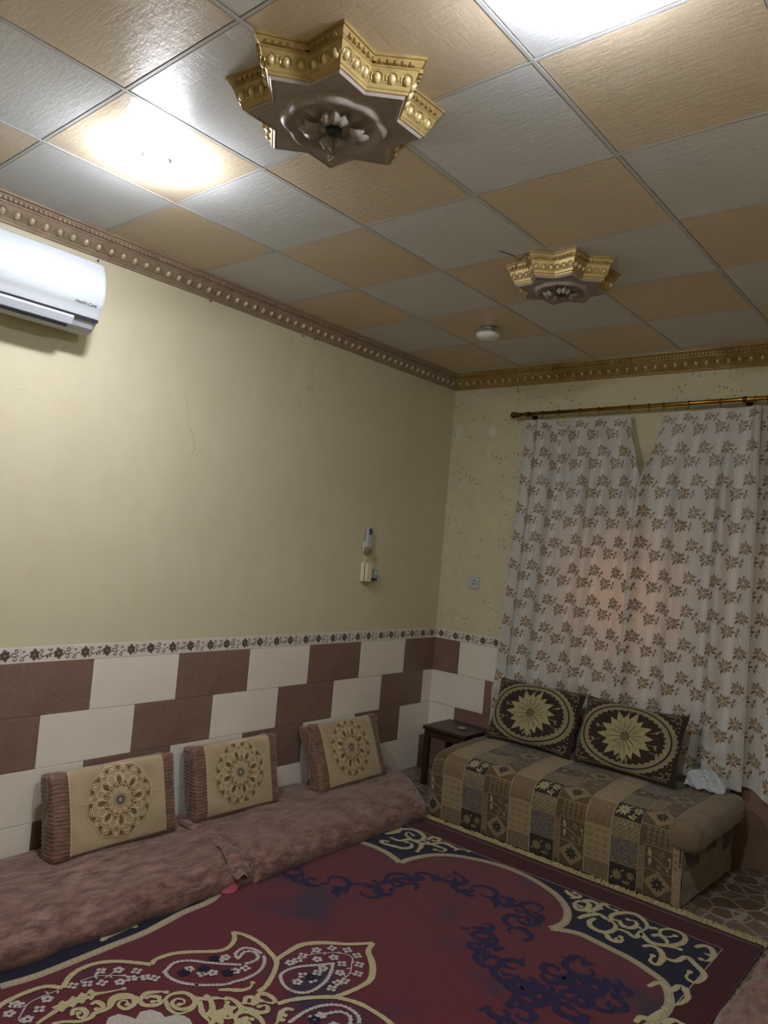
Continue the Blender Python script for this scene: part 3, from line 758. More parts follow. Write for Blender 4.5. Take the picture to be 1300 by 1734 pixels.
# ================================================================= CEILING THINGS
def medallion(cx, cy, rot, R0, R1, r0, r1, label, rod, wire):
    """eight-pointed star pendant; R/r: tip and notch radius at the ceiling (0) and at the lower panel (1)"""
    root = empty('ceiling_medallion', (cx, cy, H)); tag(root, label, 'ceiling rose')
    drop = 0.088
    def ring(RR, rr):
        return [Vector(((RR if k % 2 == 0 else rr)*cos(rot+k*pi/8), (RR if k % 2 == 0 else rr)*sin(rot+k*pi/8), 0)) for k in range(16)]
    top, bot = ring(R0, r0), ring(R1, r1); m = MB()
    prof = [(a, z*drop/0.096) for a, z in PROF]
    path = [(tuple(b), (t-b)) for b, t in zip(bot, top)]
    m.sweep(prof, path, closed=True).build('moulding', M['gold'], root)
    e, r = MB(), MB()
    for k in range(16):
        A, B = bot[k], bot[(k+1) % 16]; T0, T1 = top[k], top[(k+1) % 16]
        Dm = ((T0-A)+(T1-B))/2; t = (B-A).normalized(); Dm = Dm-t*Dm.dot(t)
        # widen the run to where the eggs sit
        dress(e, r, A*0.6+T0*0.4-Dm*0.4, B*0.6+T1*0.4-Dm*0.4, Dm, 0.034*R0/0.32*1.08, 0.78*R0/0.32, drop/0.096)
    tag(e.build('egg_row', M['gold_egg'], root, smooth=True), kind='stuff'); tag(r.build('dart_row', M['gold'], root), kind='stuff')
    p = MB(); b = [tuple(v+Vector((0, 0, -drop))) for v in bot]; c = [tuple(v*0.97+Vector((0, 0, -drop-0.008))) for v in bot]; d = [tuple(v*0.93+Vector((0, 0, -drop-0.005))) for v in bot]
    p.v += b+c+d+[(0, 0, -drop-0.004)]
    for k in range(16):
        j = (k+1) % 16
        p.f += [(k, j, 16+j, 16+k), (16+k, 16+j, 32+j, 32+k), (32+k, 32+j, 48)]
    panel = p.build('star_panel', M['bronze'], root)
    # relief: scalloped boss with acanthus lobes
    g = MB(); sc = R1/0.262
    def rel(u, v):
        a = 2*pi*u; lob = 0.5+0.5*cos(8*a)
        rr = v*(0.150+0.012*abs(cos(4*a)))*sc
        z = -0.005-0.020*exp(-((v-0.86)/0.10)**2)*(0.75+0.25*lob)-0.016*exp(-((v-0.5)/0.16)**2)*(lob**1.5)-0.012*exp(-((v-0.18)/0.12)**2)
        if v > 0.99: z = -0.004
        return (rr*cos(a), rr*sin(a), -drop+z)
    g.grid(rel, 96, 22).build('relief_boss', M['bronze'], panel, smooth=True, weld=True)
    l = MB()
    for k in range(4):
        a = rot+k*pi/2+pi/4
        for q in (-1, 0, 1):
            aa = a+q*0.32; R = (0.105-abs(q)*0.012)*sc; b0 = len(l.v)
            for i in range(7):
                t_ = i/6; w = 0.020*sin(pi*t_**0.7)*sc+0.001
                rr = (0.045*sc)+(R-0.045*sc)*t_; z = -drop-0.026-0.014*sin(pi*t_)
                cx_, cy_ = rr*cos(aa), rr*sin(aa)
                for s_, dz in ((-1, 0.010), (0, -0.004), (1, 0.010)):
                    l.v.append((cx_-sin(aa)*w*s_, cy_+cos(aa)*w*s_, z+dz))
            for i in range(6):
                for s_ in (0, 1):
                    q0 = b0+i*3+s_; l.f.append((q0, q0+1, q0+4, q0+3))
    l.build('acanthus', M['bronze'], panel, smooth=True)
    MB().lathe([(0.0, -drop-0.029), (0.020*sc, -drop-0.031), (0.024*sc, -drop-0.027), (0.024*sc, -drop-0.012)], n=20, cap=False).build('fixing_hole', M['slot'], root)
    if rod:
        MB().tube([(0, 0, -drop-0.03), (0.002, 0, -drop-0.06), (0.004, 0.002, -drop-0.098)], 0.0035, 8).tube([(0.004+0.010*cos(t*0.8)-0.010, 0.002, -drop-0.098-0.010*sin(t*0.8)) for t in range(0, 6)], 0.003, 6).build('hook', M['chrome'], root)
    if wire:
        MB().tube([(-0.13, -0.33, -0.008), (-0.10, -0.275, -0.012), (-0.07, -0.25, -0.03), (-0.10, -0.24, -0.055), (-0.11, -0.22, -0.02), (-0.06, -0.235, -0.006), (-0.03, -0.25, -0.004)], 0.002, 6).build('wire', M['slot'], root)
    return root
medallion(1.728, -3.115, math.radians(2), 0.325, 0.262, 0.236, 0.196, 'large gilded eight-pointed star ceiling rose with a metal hook hanging from its centre', True, False)
medallion(1.69, -1.60, math.radians(-6), 0.262, 0.205, 0.196, 0.155, 'smaller gilded star ceiling rose nearer the curtains, with a loose wire', False, True)

def lamp(x, y, on, label):
    root = empty('ceiling_lamp', (x, y, H)); tag(root, label, 'lamp', 'round ceiling lamps')
    MB().lathe([(0.0, 0), (0.052, 0.0), (0.052, -0.008), (0.046, -0.012), (0.040, -0.012)], n=28).build('mounting_ring', M['chrome'], root, smooth=False)
    MB().lathe([(0.0, -0.010), (0.036, -0.010), (0.036, -0.030), (0.040, -0.034), (0.0, -0.036)], n=24).build('lamp_holder', M['grey_plastic'] if on else M['chrome'], root)
    MB().lathe([(0.0, -0.030), (0.045, -0.030), (0.066, -0.039), (0.0715, -0.0455), (0.0705, -0.0465), (0.04, -0.044)], n=32, cap=False).build('housing', M['lamp_glow' if on else 'white_plastic'], root, smooth=True)
    MB().lathe([(0.0, -0.046), (0.0705, -0.0468), (0.071, -0.050), (0.066, -0.062), (0.045, -0.071), (0.02, -0.075), (0.0, -0.076)], n=32).build('diffuser', M['lamp_on' if on else 'lamp_off'], root, smooth=True)
lamp(0.915, -3.20, True, 'lit round ceiling lamp beside the air conditioner')
lamp(2.545, -3.19, True, 'lit round ceiling lamp at the top edge, far from the air conditioner')
lamp(0.925, -1.01, False, 'unlit white round ceiling lamp near the far corner of the room')

# ================================================================= WALL THINGS
# ---- air conditioner
ac = empty('air_conditioner', (0, -3.405, 2.40)); tag(ac, 'white wall-mounted split air conditioner high on the cream wall under the cornice', 'air conditioner')
AP = [(0.0, 0.325), (0.185, 0.320), (0.198, 0.312), (0.216, 0.280), (0.229, 0.245), (0.236, 0.205), (0.236, 0.165), (0.228, 0.125), (0.213, 0.095), (0.202, 0.068)]
BP = [(0.0, 0.322), (0.194, 0.312), (0.222, 0.245), (0.228, 0.20), (0.220, 0.13), (0.196, 0.070), (0.190, 0.058), (0.165, 0.028), (0.135, 0.013), (0.10, 0.010), (0.0, 0.030)]
def extr(prof, y0, y1, name, mat, parent, close=True, thick=0.0, ease=0.0):
    m = MB(); ys = [(y0, 1-ease), (y0+0.012, 1.0), (y1-0.012, 1.0), (y1, 1-ease)] if ease else [(y0, 1), (y1, 1)]
    for y, s in ys:
        for x, z in prof: m.v.append((x*s, y, 0.17+(z-0.17)*s))
    n = len(prof)
    for i in range(len(ys)-1):
        for k in range(n if close else n-1):
            j = (k+1) % n
            m.f.append((i*n+k, i*n+j, (i+1)*n+j, (i+1)*n+k))
    if close:
        m.f.append(tuple(range(n))); m.f.append(tuple(range((len(ys)-1)*n, len(ys)*n))[::-1])
    o = m.build(name, mat, parent)
    return o
extr(BP, -0.425, 0.425, 'body', M['ac_vane'], ac, ease=0.02)
extr(spline(AP, step=0.008)+[(0.19, 0.072), (0.17, 0.30)], -0.425, 0.425, 'front_panel', M['white_plastic'], ac, ease=0.012)
VP = [(0.198, 0.059), (0.1995, 0.050), (0.182, 0.022), (0.172, 0.018), (0.176, 0.030)]
extr(VP, -0.40, 0.315, 'air_vane', M['ac_vane'], ac)
extr([(0.190, 0.056), (0.1975, 0.066), (0.2005, 0.064), (0.196, 0.054)], -0.424, 0.424, 'panel_gap', M['slot'], ac)
extr([(0.168, 0.012), (0.176, 0.021), (0.178, 0.018), (0.168, 0.009)], -0.40, 0.30, 'outlet_slot', M['slot'], ac)
fc = bpy.data.curves.new('lettering', 'FONT'); fc.body = 'Health Care'; fc.size = 0.0195; fc.shear = 0.35; fc.extrude = 0.0003
fo = bpy.data.objects.new('lettering', fc); COL.objects.link(fo)
bpy.context.view_layer.update()
me = bpy.data.meshes.new_from_object(fo.evaluated_get(bpy.context.evaluated_depsgraph_get()))
bpy.data.objects.remove(fo)
me.materials.clear(); me.materials.append(M['ink'])
tx = link('lettering', me, ac)
tx.matrix_local = Matrix.Translation((0.2240, 0.298, 0.112)) @ Matrix.Rotation(pi/2, 4, 'Z') @ Matrix.Rotation(pi/2, 4, 'X') @ Matrix.Rotation(0.44, 4, 'X')

# ---- remote control in its wall holder
rm = empty('remote_control', (0.012, -0.868, 1.575)); tag(rm, 'white remote control standing in a small holder on the cream wall', 'remote control')
MB().roundbox(0.0, 0.020, -0.024, 0.024, -0.005, 0.132, 0.005, 2).build('case', M['white_plastic'], rm)
MB().bevbox(0.019, 0.0215, -0.016, 0.016, 0.082, 0.122, 0.001).build('screen', M['lcd'], rm)
for i, (dy, dz) in enumerate(((-0.008, 0.062), (0.010, 0.062), (0.0, 0.050), (-0.008, 0.036), (0.010, 0.036))):
    MB().lathe([(0.0, 0.0225), (0.0035, 0.0222), (0.004, 0.019)], (0, dy, dz), 'x', 10).build('button', M['grey_plastic'], rm)
rh = empty('remote_holder', (0, -0.868, 1.535)); tag(rh, 'tan plastic remote holder fixed to the cream wall below the white remote', 'holder')
MB().bevbox(0.0, 0.008, -0.026, 0.026, 0.0, 0.075, 0.002).build('back_plate', M['cream_plastic'], rh)
m = MB(); m.roundbox(0.006, 0.042, -0.029, 0.029, 0.0, 0.034, 0.006, 2); m.build('cup', M['gold_dull'], rh)

# ---- breaker box with a socket beside it
bx = empty('breaker_box', (0, -0.874, 1.345)); tag(bx, 'cream electrical breaker box with a black gap along its side on the cream wall', 'switch box')
MB().roundbox(0.0, 0.030, -0.027, 0.027, 0.0, 0.125, 0.005, 2).build('box', M['cream_plastic'], bx)
MB().bevbox(0.030, 0.038, -0.024, 0.024, 0.005, 0.120, 0.002).build('gap', M['black'], bx)
MB().roundbox(0.038, 0.058, -0.027, 0.024, 0.002, 0.123, 0.005, 2).build('cover', M['cream_plastic'], bx)
MB().tube([(0.02, -0.01, 0.124), (0.02, -0.012, 0.150), (0.008, -0.012, 0.165)], 0.003, 6).build('cable', M['cream_plastic'], bx)
tm_ = empty('timer_switch', (0.014, -0.800, 1.350)); tag(tm_, 'small clear switch unit with a white cross-shaped knob beside the breaker box', 'switch')
MB().bevbox(-0.014, 0.022, -0.034, 0.034, 0.0, 0.078, 0.003).build('plate', M['grey_plastic'], tm_)
kn = MB(); kn.roundbox(0.022, 0.032, -0.020, 0.024, 0.040, 0.050, 0.003, 2).roundbox(0.022, 0.032, -0.004, 0.008, 0.026, 0.066, 0.003, 2); kn.build('knob', M['white_plastic'], tm_)
for k in range(4): MB().bevbox(0.022, 0.029, -0.026+k*0.014, -0.016+k*0.014, 0.006, 0.018, 0.001).build('key', M['black'], tm_)

# ---- wall socket on the far wall
so = empty('wall_socket', (0.312, 0, 1.382)); tag(so, 'square white three-pin wall socket on the flaking wall left of the curtain', 'socket')
MB().roundbox(-0.043, 0.043, -0.012, 0.0, -0.043, 0.043, 0.004, 2).build('plate', M['white_plastic'], so)
MB().bevbox(-0.004, 0.004, -0.0128, -0.011, 0.006, 0.020, 0.0004).build('earth_hole', M['slot'], so)
for s_ in (-1, 1): MB().bevbox(s_*0.011-0.005, s_*0.011+0.005, -0.0128, -0.011, -0.014, -0.007, 0.0004).build('pin_hole', M['slot'], so)
MB().bevbox(0.026, 0.036, -0.016, -0.011, -0.004, 0.014, 0.001).build('rocker', M['white_plastic'], so)
MB().bevbox(0.028, 0.034, -0.0166, -0.0155, 0.008, 0.011, 0.0003).build('indicator', M['red'], so)
for s_ in (-1, 1): MB().lathe([(0.0, -0.0135), (0.003, -0.013), (0.0035, -0.0115)], (s_*0.034, 0, -0.030 if s_ < 0 else -0.030), 'y', 8).build('screw', M['chrome'], so)

# ---- nails left in the walls
def nail(p, ax, label):
    m = MB()
    if ax == 'x': m.lathe([(0.0, 0.014), (0.004, 0.013), (0.004, 0.011), (0.0015, 0.011), (0.0015, -0.004)], axis='x', n=8)
    else: m.lathe([(0.0, -0.014), (0.004, -0.013), (0.004, -0.011), (0.0015, -0.011), (0.0015, 0.004)], axis='y', n=8)
    o = m.build('wall_nail', M['slot']); o.location = p
    tag(o, label, 'nail', 'nails under the cornice' if ax == 'x' else 'nails above the curtain rod')
for (y, z), lb in zip(NAILS_L, ('small dark nail under the cornice, just above the air conditioner end', 'small dark nail under the cornice, the next one right of the air conditioner',
        'left one of two close dark nails under the cornice mid-wall', 'right one of two close dark nails under the cornice mid-wall', 'small dark nail under the cornice nearest the corner of the room')): nail((0, y, z), 'x', lb)
for (x, z), lb in zip(NAILS_F, ('upper of two tiny dark nails in the flaking wall above the rod end', 'lower of two tiny dark nails in the flaking wall above the rod end')): nail((x, 0, z), 'y', lb)

# ================================================================= CURTAINS
rod = empty('curtain_rod', (0, -0.10, 2.585)); tag(rod, 'brass curtain rod with a ball end across the far wall', 'curtain rod')
def rodz(x): return (x-0.6)*0.0135-0.007
MB().tube([(0.64, 0, rodz(0.64)), (3.0, 0, rodz(3.0))], 0.013, 14).build('pole', M['brass'], rod, smooth=True)
MB().lathe([(0.0, -0.050), (0.010, -0.046), (0.020, -0.036), (0.024, -0.024), (0.020, -0.012), (0.011, -0.004), (0.016, 0.002), (0.018, 0.010), (0.013, 0.016), (0.013, 0.03)], (0.612, 0, rodz(0.61)), 'x', 18).build('finial', M['brass_dark'], rod, smooth=True)
MB().lathe([(0.0, 0.050), (0.010, 0.046), (0.020, 0.036), (0.024, 0.024), (0.020, 0.012), (0.011, 0.004), (0.013, -0.03)], (3.02, 0, rodz(3.0)), 'x', 18).build('finial', M['brass_dark'], rod, smooth=True)
for x in (0.70, 2.09):
    m = MB(); m.lathe([(0.0135, -0.012), (0.018, -0.010), (0.018, 0.010), (0.0135, 0.012)], (x, 0, rodz(x)), 'x', 16, cap=False); m.tube([(x, 0.012, rodz(x)), (x, 0.095, rodz(x))], 0.006, 8)
    m.lathe([(0.022, 0.094), (0.022, 0.100)], (x, 0, rodz(x)), 'y', 16)
    m.build('bracket', M['brass_dark'], rod)
RX = [0.809, 0.928, 1.082, 1.213, 1.417, 1.541, 1.632, 1.78, 1.957, 2.144, 2.21, 2.36, 2.52, 2.68, 2.84]
ORD = ['first', 'second', 'third', 'fourth', 'fifth', 'sixth', 'seventh', 'eighth', 'ninth', 'tenth', 'eleventh', 'twelfth', 'thirteenth', 'fourteenth', 'fifteenth', 'sixteenth']
for ix, x in enumerate(RX):
    m = MB(); c = (x, -0.10, 2.585+rodz(x))
    m.tube([(x, -0.10+0.0175*cos(2*pi*k/18), 2.583+rodz(x)+0.0185*sin(2*pi*k/18)) for k in range(18)], 0.0022, 6, closed=True)
    m.tube([(x, -0.10, 2.563+rodz(x)), (x, -0.102, 2.556+rodz(x)), (x+0.001, -0.098, 2.549+rodz(x))], 0.0014, 5)
    o = m.build('curtain_ring', M['brass_dark'])
    tag(o, 'thin brass curtain ring, '+ORD[ix]+' along the rod counted from its dark ball end', 'curtain ring', 'curtain rings on the rod')

def curtain_mat():
    t = NT('silver_brocade')
    vec = t.mapping((1, 1, 1), kind='UV')
    a = t.wave(62, vec, 0, 'DIAGONAL'); 
    vec2 = t.n('ShaderNodeMapping'); t.l(t.coord('UV'), vec2.inputs[0]); vec2.inputs['Scale'].default_value = (-1, 1, 1)
    b = t.wave(62, vec2.outputs[0], 0, 'DIAGONAL')
    net = t.math('MAXIMUM', a, b)
    stripe = t.ramp(t.wave(1.85, vec, 0, 'X'), [(0.06, 1.0), (0.10, 0.0)])
    c = t.mix(t.math('MULTIPLY', t.ramp(net, [(0.45, 0.0), (0.95, 1.0)]), 0.55), 'd2d2cc', '96948c')
    c = t.mix(stripe, c, 'cfcdc8')
    t.color(c).set(rough=0.42, spec=0.5, sheen=0.25).bump(net, 0.25, 0.001)
    tr = t.n('ShaderNodeBsdfTranslucent'); tr.inputs[0].default_value = lin('c0a890')
    mx = t.n('ShaderNodeMixShader'); mx.inputs[0].default_value = 0.17
    t.l(t.b.outputs[0], mx.inputs[1]); t.l(tr.outputs[0], mx.inputs[2]); t.l(mx.outputs[0], t.out.inputs[0])
    return t.m
M['curtain'] = curtain_mat()
M['petal'] = simple('woven_taupe', '8f8075', '7c6e63', 80, 0.45)
M['petal_dark'] = simple('woven_brown', '463b33', '544840', 80, 0.5)
M['petal_gold'] = simple('woven_gold_thread', 'ead9a8', 'cdb884', 120, 0.3)

def flower_deco():
    P, Dk, G = Deco(), Deco(), Deco()
    rnd = random.Random(3)
    for k in range(9):
        a = k*2*pi/9+rnd.uniform(-0.12, 0.12); L = 0.043*rnd.uniform(0.72, 1.08)
        x1, y1 = L*cos(a), L*sin(a)
        P.leaf(0.004*cos(a), 0.004*sin(a), x1, y1, 0.0205, 0, 4)
        off = 0.004
        if k % 3 == 0: Dk.leaf(x1*0.45-off*sin(a), y1*0.45+off*cos(a), x1*1.04, y1*1.04, 0.008, 0.08, 3)
        if k % 3 != 2:
            G.ribbon([(x1*0.3+0.005*sin(a), y1*0.3-0.005*cos(a)), (x1*0.7+0.0055*sin(a), y1*0.7-0.0055*cos(a)), (x1*1.0, y1*1.0)], 0.0030, step=0.008)
    for k in range(5):
        a = k*2*pi/5+0.3; G.leaf(0, 0, 0.013*cos(a), 0.013*sin(a), 0.0025, 0, 2)
    # stem and two small leaves on the right
    Dk.ribbon([(0.030, -0.004), (0.048, 0.002), (0.062, 0.012), (0.070, 0.014)], 0.0022, step=0.008)
    P.leaf(0.044, 0.004, 0.046, 0.030, 0.013, 0, 4); P.leaf(0.050, 0.002, 0.058, -0.022, 0.014, 0, 4)
    Dk.leaf(0.046, 0.006, 0.047, 0.022, 0.003, 0, 2); Dk.leaf(0.052, -0.002, 0.056, -0.016, 0.003, 0, 2)
    return P, Dk, G
FD = flower_deco()
def curtain(name, label, xt, xb, ztop, zbot, foldfn, y0, nseed, label_top=None):
    """xt, xb: functions t(0..1 down) -> x of the left and right edge; foldfn(x, z) -> depth; ztop/zbot: functions of u"""
    width = abs(xb(0.5)-xt(0.5))
    def S(U, V):
        """U in 0..1 across, V in 0..1 down"""
        xl, xr = xt(V), xb(V)
        x = xl+(xr-xl)*U
        z = ztop(U)+(zbot(U)-ztop(U))*V
        return Vector((x, y0-foldfn(U, V, x, z), z))
    root = empty(name, (0, 0, 0)); tag(root, label, 'curtain', 'flowered curtains')
    nu, nv = max(30, int(width/0.008)), 150
    m = MB(); m.grid(S, nu, nv)
    cloth = m.build('cloth', M['curtain'], root, smooth=False)
    me = cloth.data; uv = me.uv_layers.new(name='UVMap'); LEN = 2.15; CW = width*1.12
    co = []
    for lp in me.loops:
        i, j = divmod(lp.vertex_index, nv+1)
        co += [i/nu*CW, j/nv*LEN]
    uv.data.foreach_set('uv', co)
    me.polygons.foreach_set('use_smooth', [True]*len(me.polygons))
    L = [Deco(), Deco(), Deco()]
    PX, PY = 0.168, 0.196
    rnd = random.Random(nseed)
    n = 0
    for r in range(-1, 13):
        for c in range(-1, int(CW/PX)+2):
            for q in (0, 1):
                fx = c*PX+(0.092 if q else 0.0)+nseed*0.021; fy = r*PY+(0.080 if q else 0)+0.03
                for d, src in zip(L, FD): d.place(src, fx, fy, 1.16, 0.0 if q else 0.35, flip=1)
    surf = lambda a, b: S(a/CW, b/LEN)
    ins = lambda a, b: 0.004 < a < CW-0.004 and 0.012 < b < LEN-0.006
    for d, nm, mt, off in zip(L, ('flower_weave', 'dark_petal_weave', 'gold_thread'), ('petal', 'petal_dark', 'petal_gold'), (0.0013, 0.0019, 0.0023)):
        tag(d.lay(surf, -off, nm, M[mt], root, ins), kind='stuff')
    return S
def gs(x, c, w): return exp(-((x-c)/w)**2)
def ringsag(x, amt=0.012):
    """the heading sags a little between its rings"""
    d = 1.0
    for a, b in zip(RX, RX[1:]):
        if a <= x <= b: t = (x-a)/(b-a); return amt*sin(pi*t)*min(1.0, (b-a)/0.12)
    return 0.0
def f1(U, V, x, z):
    t = sstep(0.0, 0.25, V)
    d = 0.006*sin(x*31)*(1-t)
    d += t*(0.010*sin(U*23+0.6*V)+0.008*sin(U*41+1.0+V))
    d += 0.020*gs(U, 0.13-0.02*V, 0.020)+0.016*gs(U, 0.40, 0.03)*t+0.012*gs(U, 0.62, 0.04)*t
    d += 0.03*gs(U, 0.97, 0.06)*sstep(0.02, 0.15, V)
    d += (0.020*nz(x*5, z*4)+0.022*nz(x*11, z*9, 3.0))*sstep(0.70, 0.92, V)
    return d+0.02
def f2(U, V, x, z):
    t = sstep(0.0, 0.3, V)
    d = 0.005*sin(x*27)*(1-t)+t*(0.010*sin(U*17+0.5)+0.006*sin(U*37))
    d += 0.045*gs(U, 0.02, 0.05)*(0.3+0.7*t)+0.020*gs(U, 0.36+0.04*V, 0.05)*t+0.032*gs(U, 0.75, 0.055)*t+0.02*gs(U, 0.97, 0.03)
    d += (0.018*nz(x*6, z*5, 7)+0.020*nz(x*12, z*9, 4.0))*sstep(0.72, 0.95, V)
    return d+0.045
def f3(U, V, x, z):
    t = sstep(0.0, 0.2, V)
    return 0.02+0.02*sin(U*26+0.4)*(0.4+0.6*t)+0.012*sin(U*45)*t+0.015*nz(x*5, z*3, 2)*t
Z1b = lambda U: 0.428
curtain('curtain', 'flowered silver curtain with its edge beside the wall socket', lambda t: 0.668-0.105*t**1.15, lambda t: 1.432+0.085*sstep(0.0, 0.17, t)-0.02*t,
        lambda U: 2.545+0.010*U-0.060*gs(U, 0.355, 0.05)-ringsag(0.668+0.76*U)-0.10*sstep(0.965, 1.0, U), lambda U: interp([(0, 0.415), (0.08, 0.425), (1, 0.428)], U), f1, -0.040, 1)
curtain('curtain', 'flowered silver curtain hanging in the middle, behind the two oval-patterned cushions', lambda t: 1.610-0.100*sstep(0.0, 0.22, t)-0.055*t, lambda t: 2.176+0.02*t,
        lambda U: 2.556+0.012*U-ringsag(1.64+0.54*U)-0.08*(1-sstep(0.0, 0.05, U)), lambda U: 0.445-0.03*U, f2, -0.030, 3)
curtain('curtain', 'flowered silver curtain at the picture\'s right edge, its hem above brown tiles', lambda t: 2.130+0.012*t, lambda t: 2.95,
        lambda U: 2.568+0.01*U-ringsag(2.186+0.76*U), lambda U: 0.435-0.12*sstep(0.0, 0.5, U)+0.012*sin(U*21), f3, -0.008, 5)

# ================================================================= RUG
RH = 0.011
rug = empty('rug', (1.41, -2.4, 0)); tag(rug, 'maroon and navy pile rug with cream scrolls and paisleys on the floor', 'rug')
RO = Vector((-1.41, 2.4, 0))
RX0, RX1, RY0, RY1 = 0.30, 2.535, -4.25, -0.903
m = MB(); m.bevbox(RX0-1.41, RX1-1.41, RY0+2.4, RY1+2.4, 0.0005, RH, 0.003)
m.build('pile', M['rug'], rug)
flat = lambda u, v: Vector((u-1.41, v+2.4, RH))
def rdeco(D, off, name, mat, kind=None):
    o = D.lay(flat, off, name, M[mat], rug)
    if kind: o['kind'] = kind
    return o
mir = lambda pts: [(2.82-x, y) for x, y in pts]
# the near part of the ornament repeats on the other side of the rug's axis
for k_ in ('yellow', 'vine'): RUG[k_] += [mir(p_) for p_ in RUG[k_] if max(y for x, y in p_) < -2.9]
for k_ in ('floret', 'yfloret'): RUG[k_] += mir([p_ for p_ in RUG[k_] if p_[1] < -2.95])
RUG['outline'] += [mir(p_) for p_ in RUG['outline'][:3]]
B0, B1, B2, B3 = RUG['braid']
side_r = mir(B0)                                  # right side of the field, mirrored
left_full = B1+[(0.56, -1.53), (0.475, -1.60), (0.42, -1.75), (0.49, -2.10), (0.64, -2.35)]+B0[::-1]
right_full = B3+[(2.40, -1.75), (2.33, -2.10), (2.18, -2.35)]+side_r[::-1]
B1r = B1[::-1]                                    # from the cusp outwards
left_out = [B1r[0], B1r[1], B1r[2], (0.704, -1.489), (0.56, -1.53), (0.475, -1.60), (0.42, -1.75), (0.49, -2.10), (0.64, -2.35)]+B0[::-1][:]
D = Deco()
sL = spline(left_out, step=0.02); sM = spline(B2, step=0.02); sR = spline(right_full, step=0.02)
XI0, XI1 = 0.41, 2.41
# navy spandrels: left, right
im = min(range(len(sM)), key=lambda i: -sM[i][1])
D.poly([(XI0, -3.9), (XI0, -1.10), (sM[im][0], -1.10)]+sM[:im+1][::-1][0:]+sL+[(sL[-1][0], -3.9)])
D.poly([(sM[im][0]+0.001, -1.10), (XI1, -1.083), (XI1, -3.9), (sR[-1][0], -3.9)]+sR[::-1]+sM[im:][::-1])
rdeco(D, 0.0006, 'navy_spandrel', 'rug_navy')
# outer border
D = Deco()
for q in ([(RX0+0.004, -4.2), (XI0, -4.2), (XI0, -1.10), (RX0+0.004, -1.10)], [(XI1, -4.2), (RX1-0.004, -4.2), (RX1-0.004, -1.083), (XI1, -1.083)], [(RX0+0.004, -1.10), (XI1, -1.083), (RX1-0.004, -1.083), (RX1-0.004, -0.897), (RX0+0.004, -0.897)]):
    D.poly(q)
rdeco(D, 0.0004, 'outer_border', 'rug_edge')
D = Deco()
D.ribbon([(XI0, -1.10), (1.27, -1.103), (1.652, -1.090), (XI1, -1.080)], 0.0045, step=0.03)
D.ribbon([(XI0, -0.951), (1.3, -0.948), (2.173, -0.943), (RX1-0.01, -0.932)], 0.0035, step=0.03)
D.ribbon([(XI1, -1.08), (XI1, -4.1)], 0.0045, smooth=False)
rdeco(D, 0.0012, 'border_line', 'rug_braid')
# braided line
D = Deco(); T = Deco()
for pts in (left_out, B2, right_full):
    s = spline(pts, step=0.012)
    D.ribbon(s, 0.036, smooth=False)
    for i in range(1, len(s)-1):
        if i % 2: continue
        a = atan2(s[i+1][1]-s[i-1][1], s[i+1][0]-s[i-1][0])+0.6
        T.leaf(s[i][0]-0.013*cos(a), s[i][1]-0.013*sin(a), s[i][0]+0.013*cos(a), s[i][1]+0.013*sin(a), 0.010, 0, 3)
tag(rdeco(D, 0.0014, 'braid', 'rug_braid'), kind='stuff')
tag(rdeco(T, 0.0026, 'braid_twist', 'rug_cream'), kind='stuff')
def rag(w, k=0.25, f=60):
    return lambda t: w*(1+k*nz(t*f, w*100, 1.7))
def swell(w): return lambda t: w*(0.45+0.75*sin(pi*min(1, 0.12+t*0.95)))*(1+0.2*nz(t*40, w*99))
D = Deco()
for i, pts in enumerate(RUG['scroll']):
    D.ribbon(pts, swell(0.023), step=0.008)
    x, y = pts[-1]; D.blob(x, y, 0.013, 8)
    if i % 2 == 0 and len(pts) > 4:
        x, y = pts[len(pts)//2]; a = i*1.3; D.leaf(x, y, x+0.04*cos(a), y+0.04*sin(a), 0.018, 0.15, 4)
tag(rdeco(D, 0.0022, 'scrollwork', 'rug_cream'), kind='stuff')
D = Deco()
for pts in RUG['outline']: D.ribbon(pts, rag(0.020), step=0.006)
for pts in RUG['outline'][4:6]: D.ribbon(pts, swell(0.022), step=0.006)
tag(rdeco(D, 0.0022, 'paisley_outline', 'rug_cream'), kind='stuff')
D = Deco()
for pts in RUG['yellow']: D.ribbon(pts, swell(0.0165), step=0.006); D.blob(pts[-1][0], pts[-1][1], 0.010, 8)
for x, y in RUG['yfloret']:
    for k in range(4): a = k*pi/2+x*9; D.leaf(x, y, x+0.032*cos(a), y+0.032*sin(a), 0.024, 0, 4)
tag(rdeco(D, 0.0024, 'yellow_scrollwork', 'rug_cream'), kind='stuff')
D = Deco()
for pts in RUG['paisley']:
    s = spline(pts, step=0.013)
    D.ribbon(s, 0.010, smooth=False)
    for i, (x, y) in enumerate(s): D.blob(x, y, lambda a, i=i: 0.0085*(1+0.3*sin(a*3+i)), 7)
rnd = random.Random(5)
for x, y in RUG['floret']:
    k = rnd.choice((4, 5)); a0 = rnd.random()*3
    for q in range(k):
        a = a0+q*2*pi/k; D.blob(x+0.0125*cos(a), y+0.0125*sin(a), 0.0085, 7)
for pts in RUG['vine']:
    D.ribbon(pts, 0.0045, step=0.01)
    s = spline(pts, step=0.03)
    for i, (x, y) in enumerate(s): a = i*2.4; D.leaf(x, y, x+0.022*cos(a), y+0.022*sin(a), 0.008, 0, 3)
D.poly(spline(RUG['cloud'][0], True, 0.02))
tag(rdeco(D, 0.0022, 'florets', 'rug_white'), kind='stuff')
D = Deco()
for x, y in RUG['navyfloret']:
    for q in range(5): a = q*2*pi/5; D.blob(x+0.013*cos(a), y+0.013*sin(a), 0.010, 7)
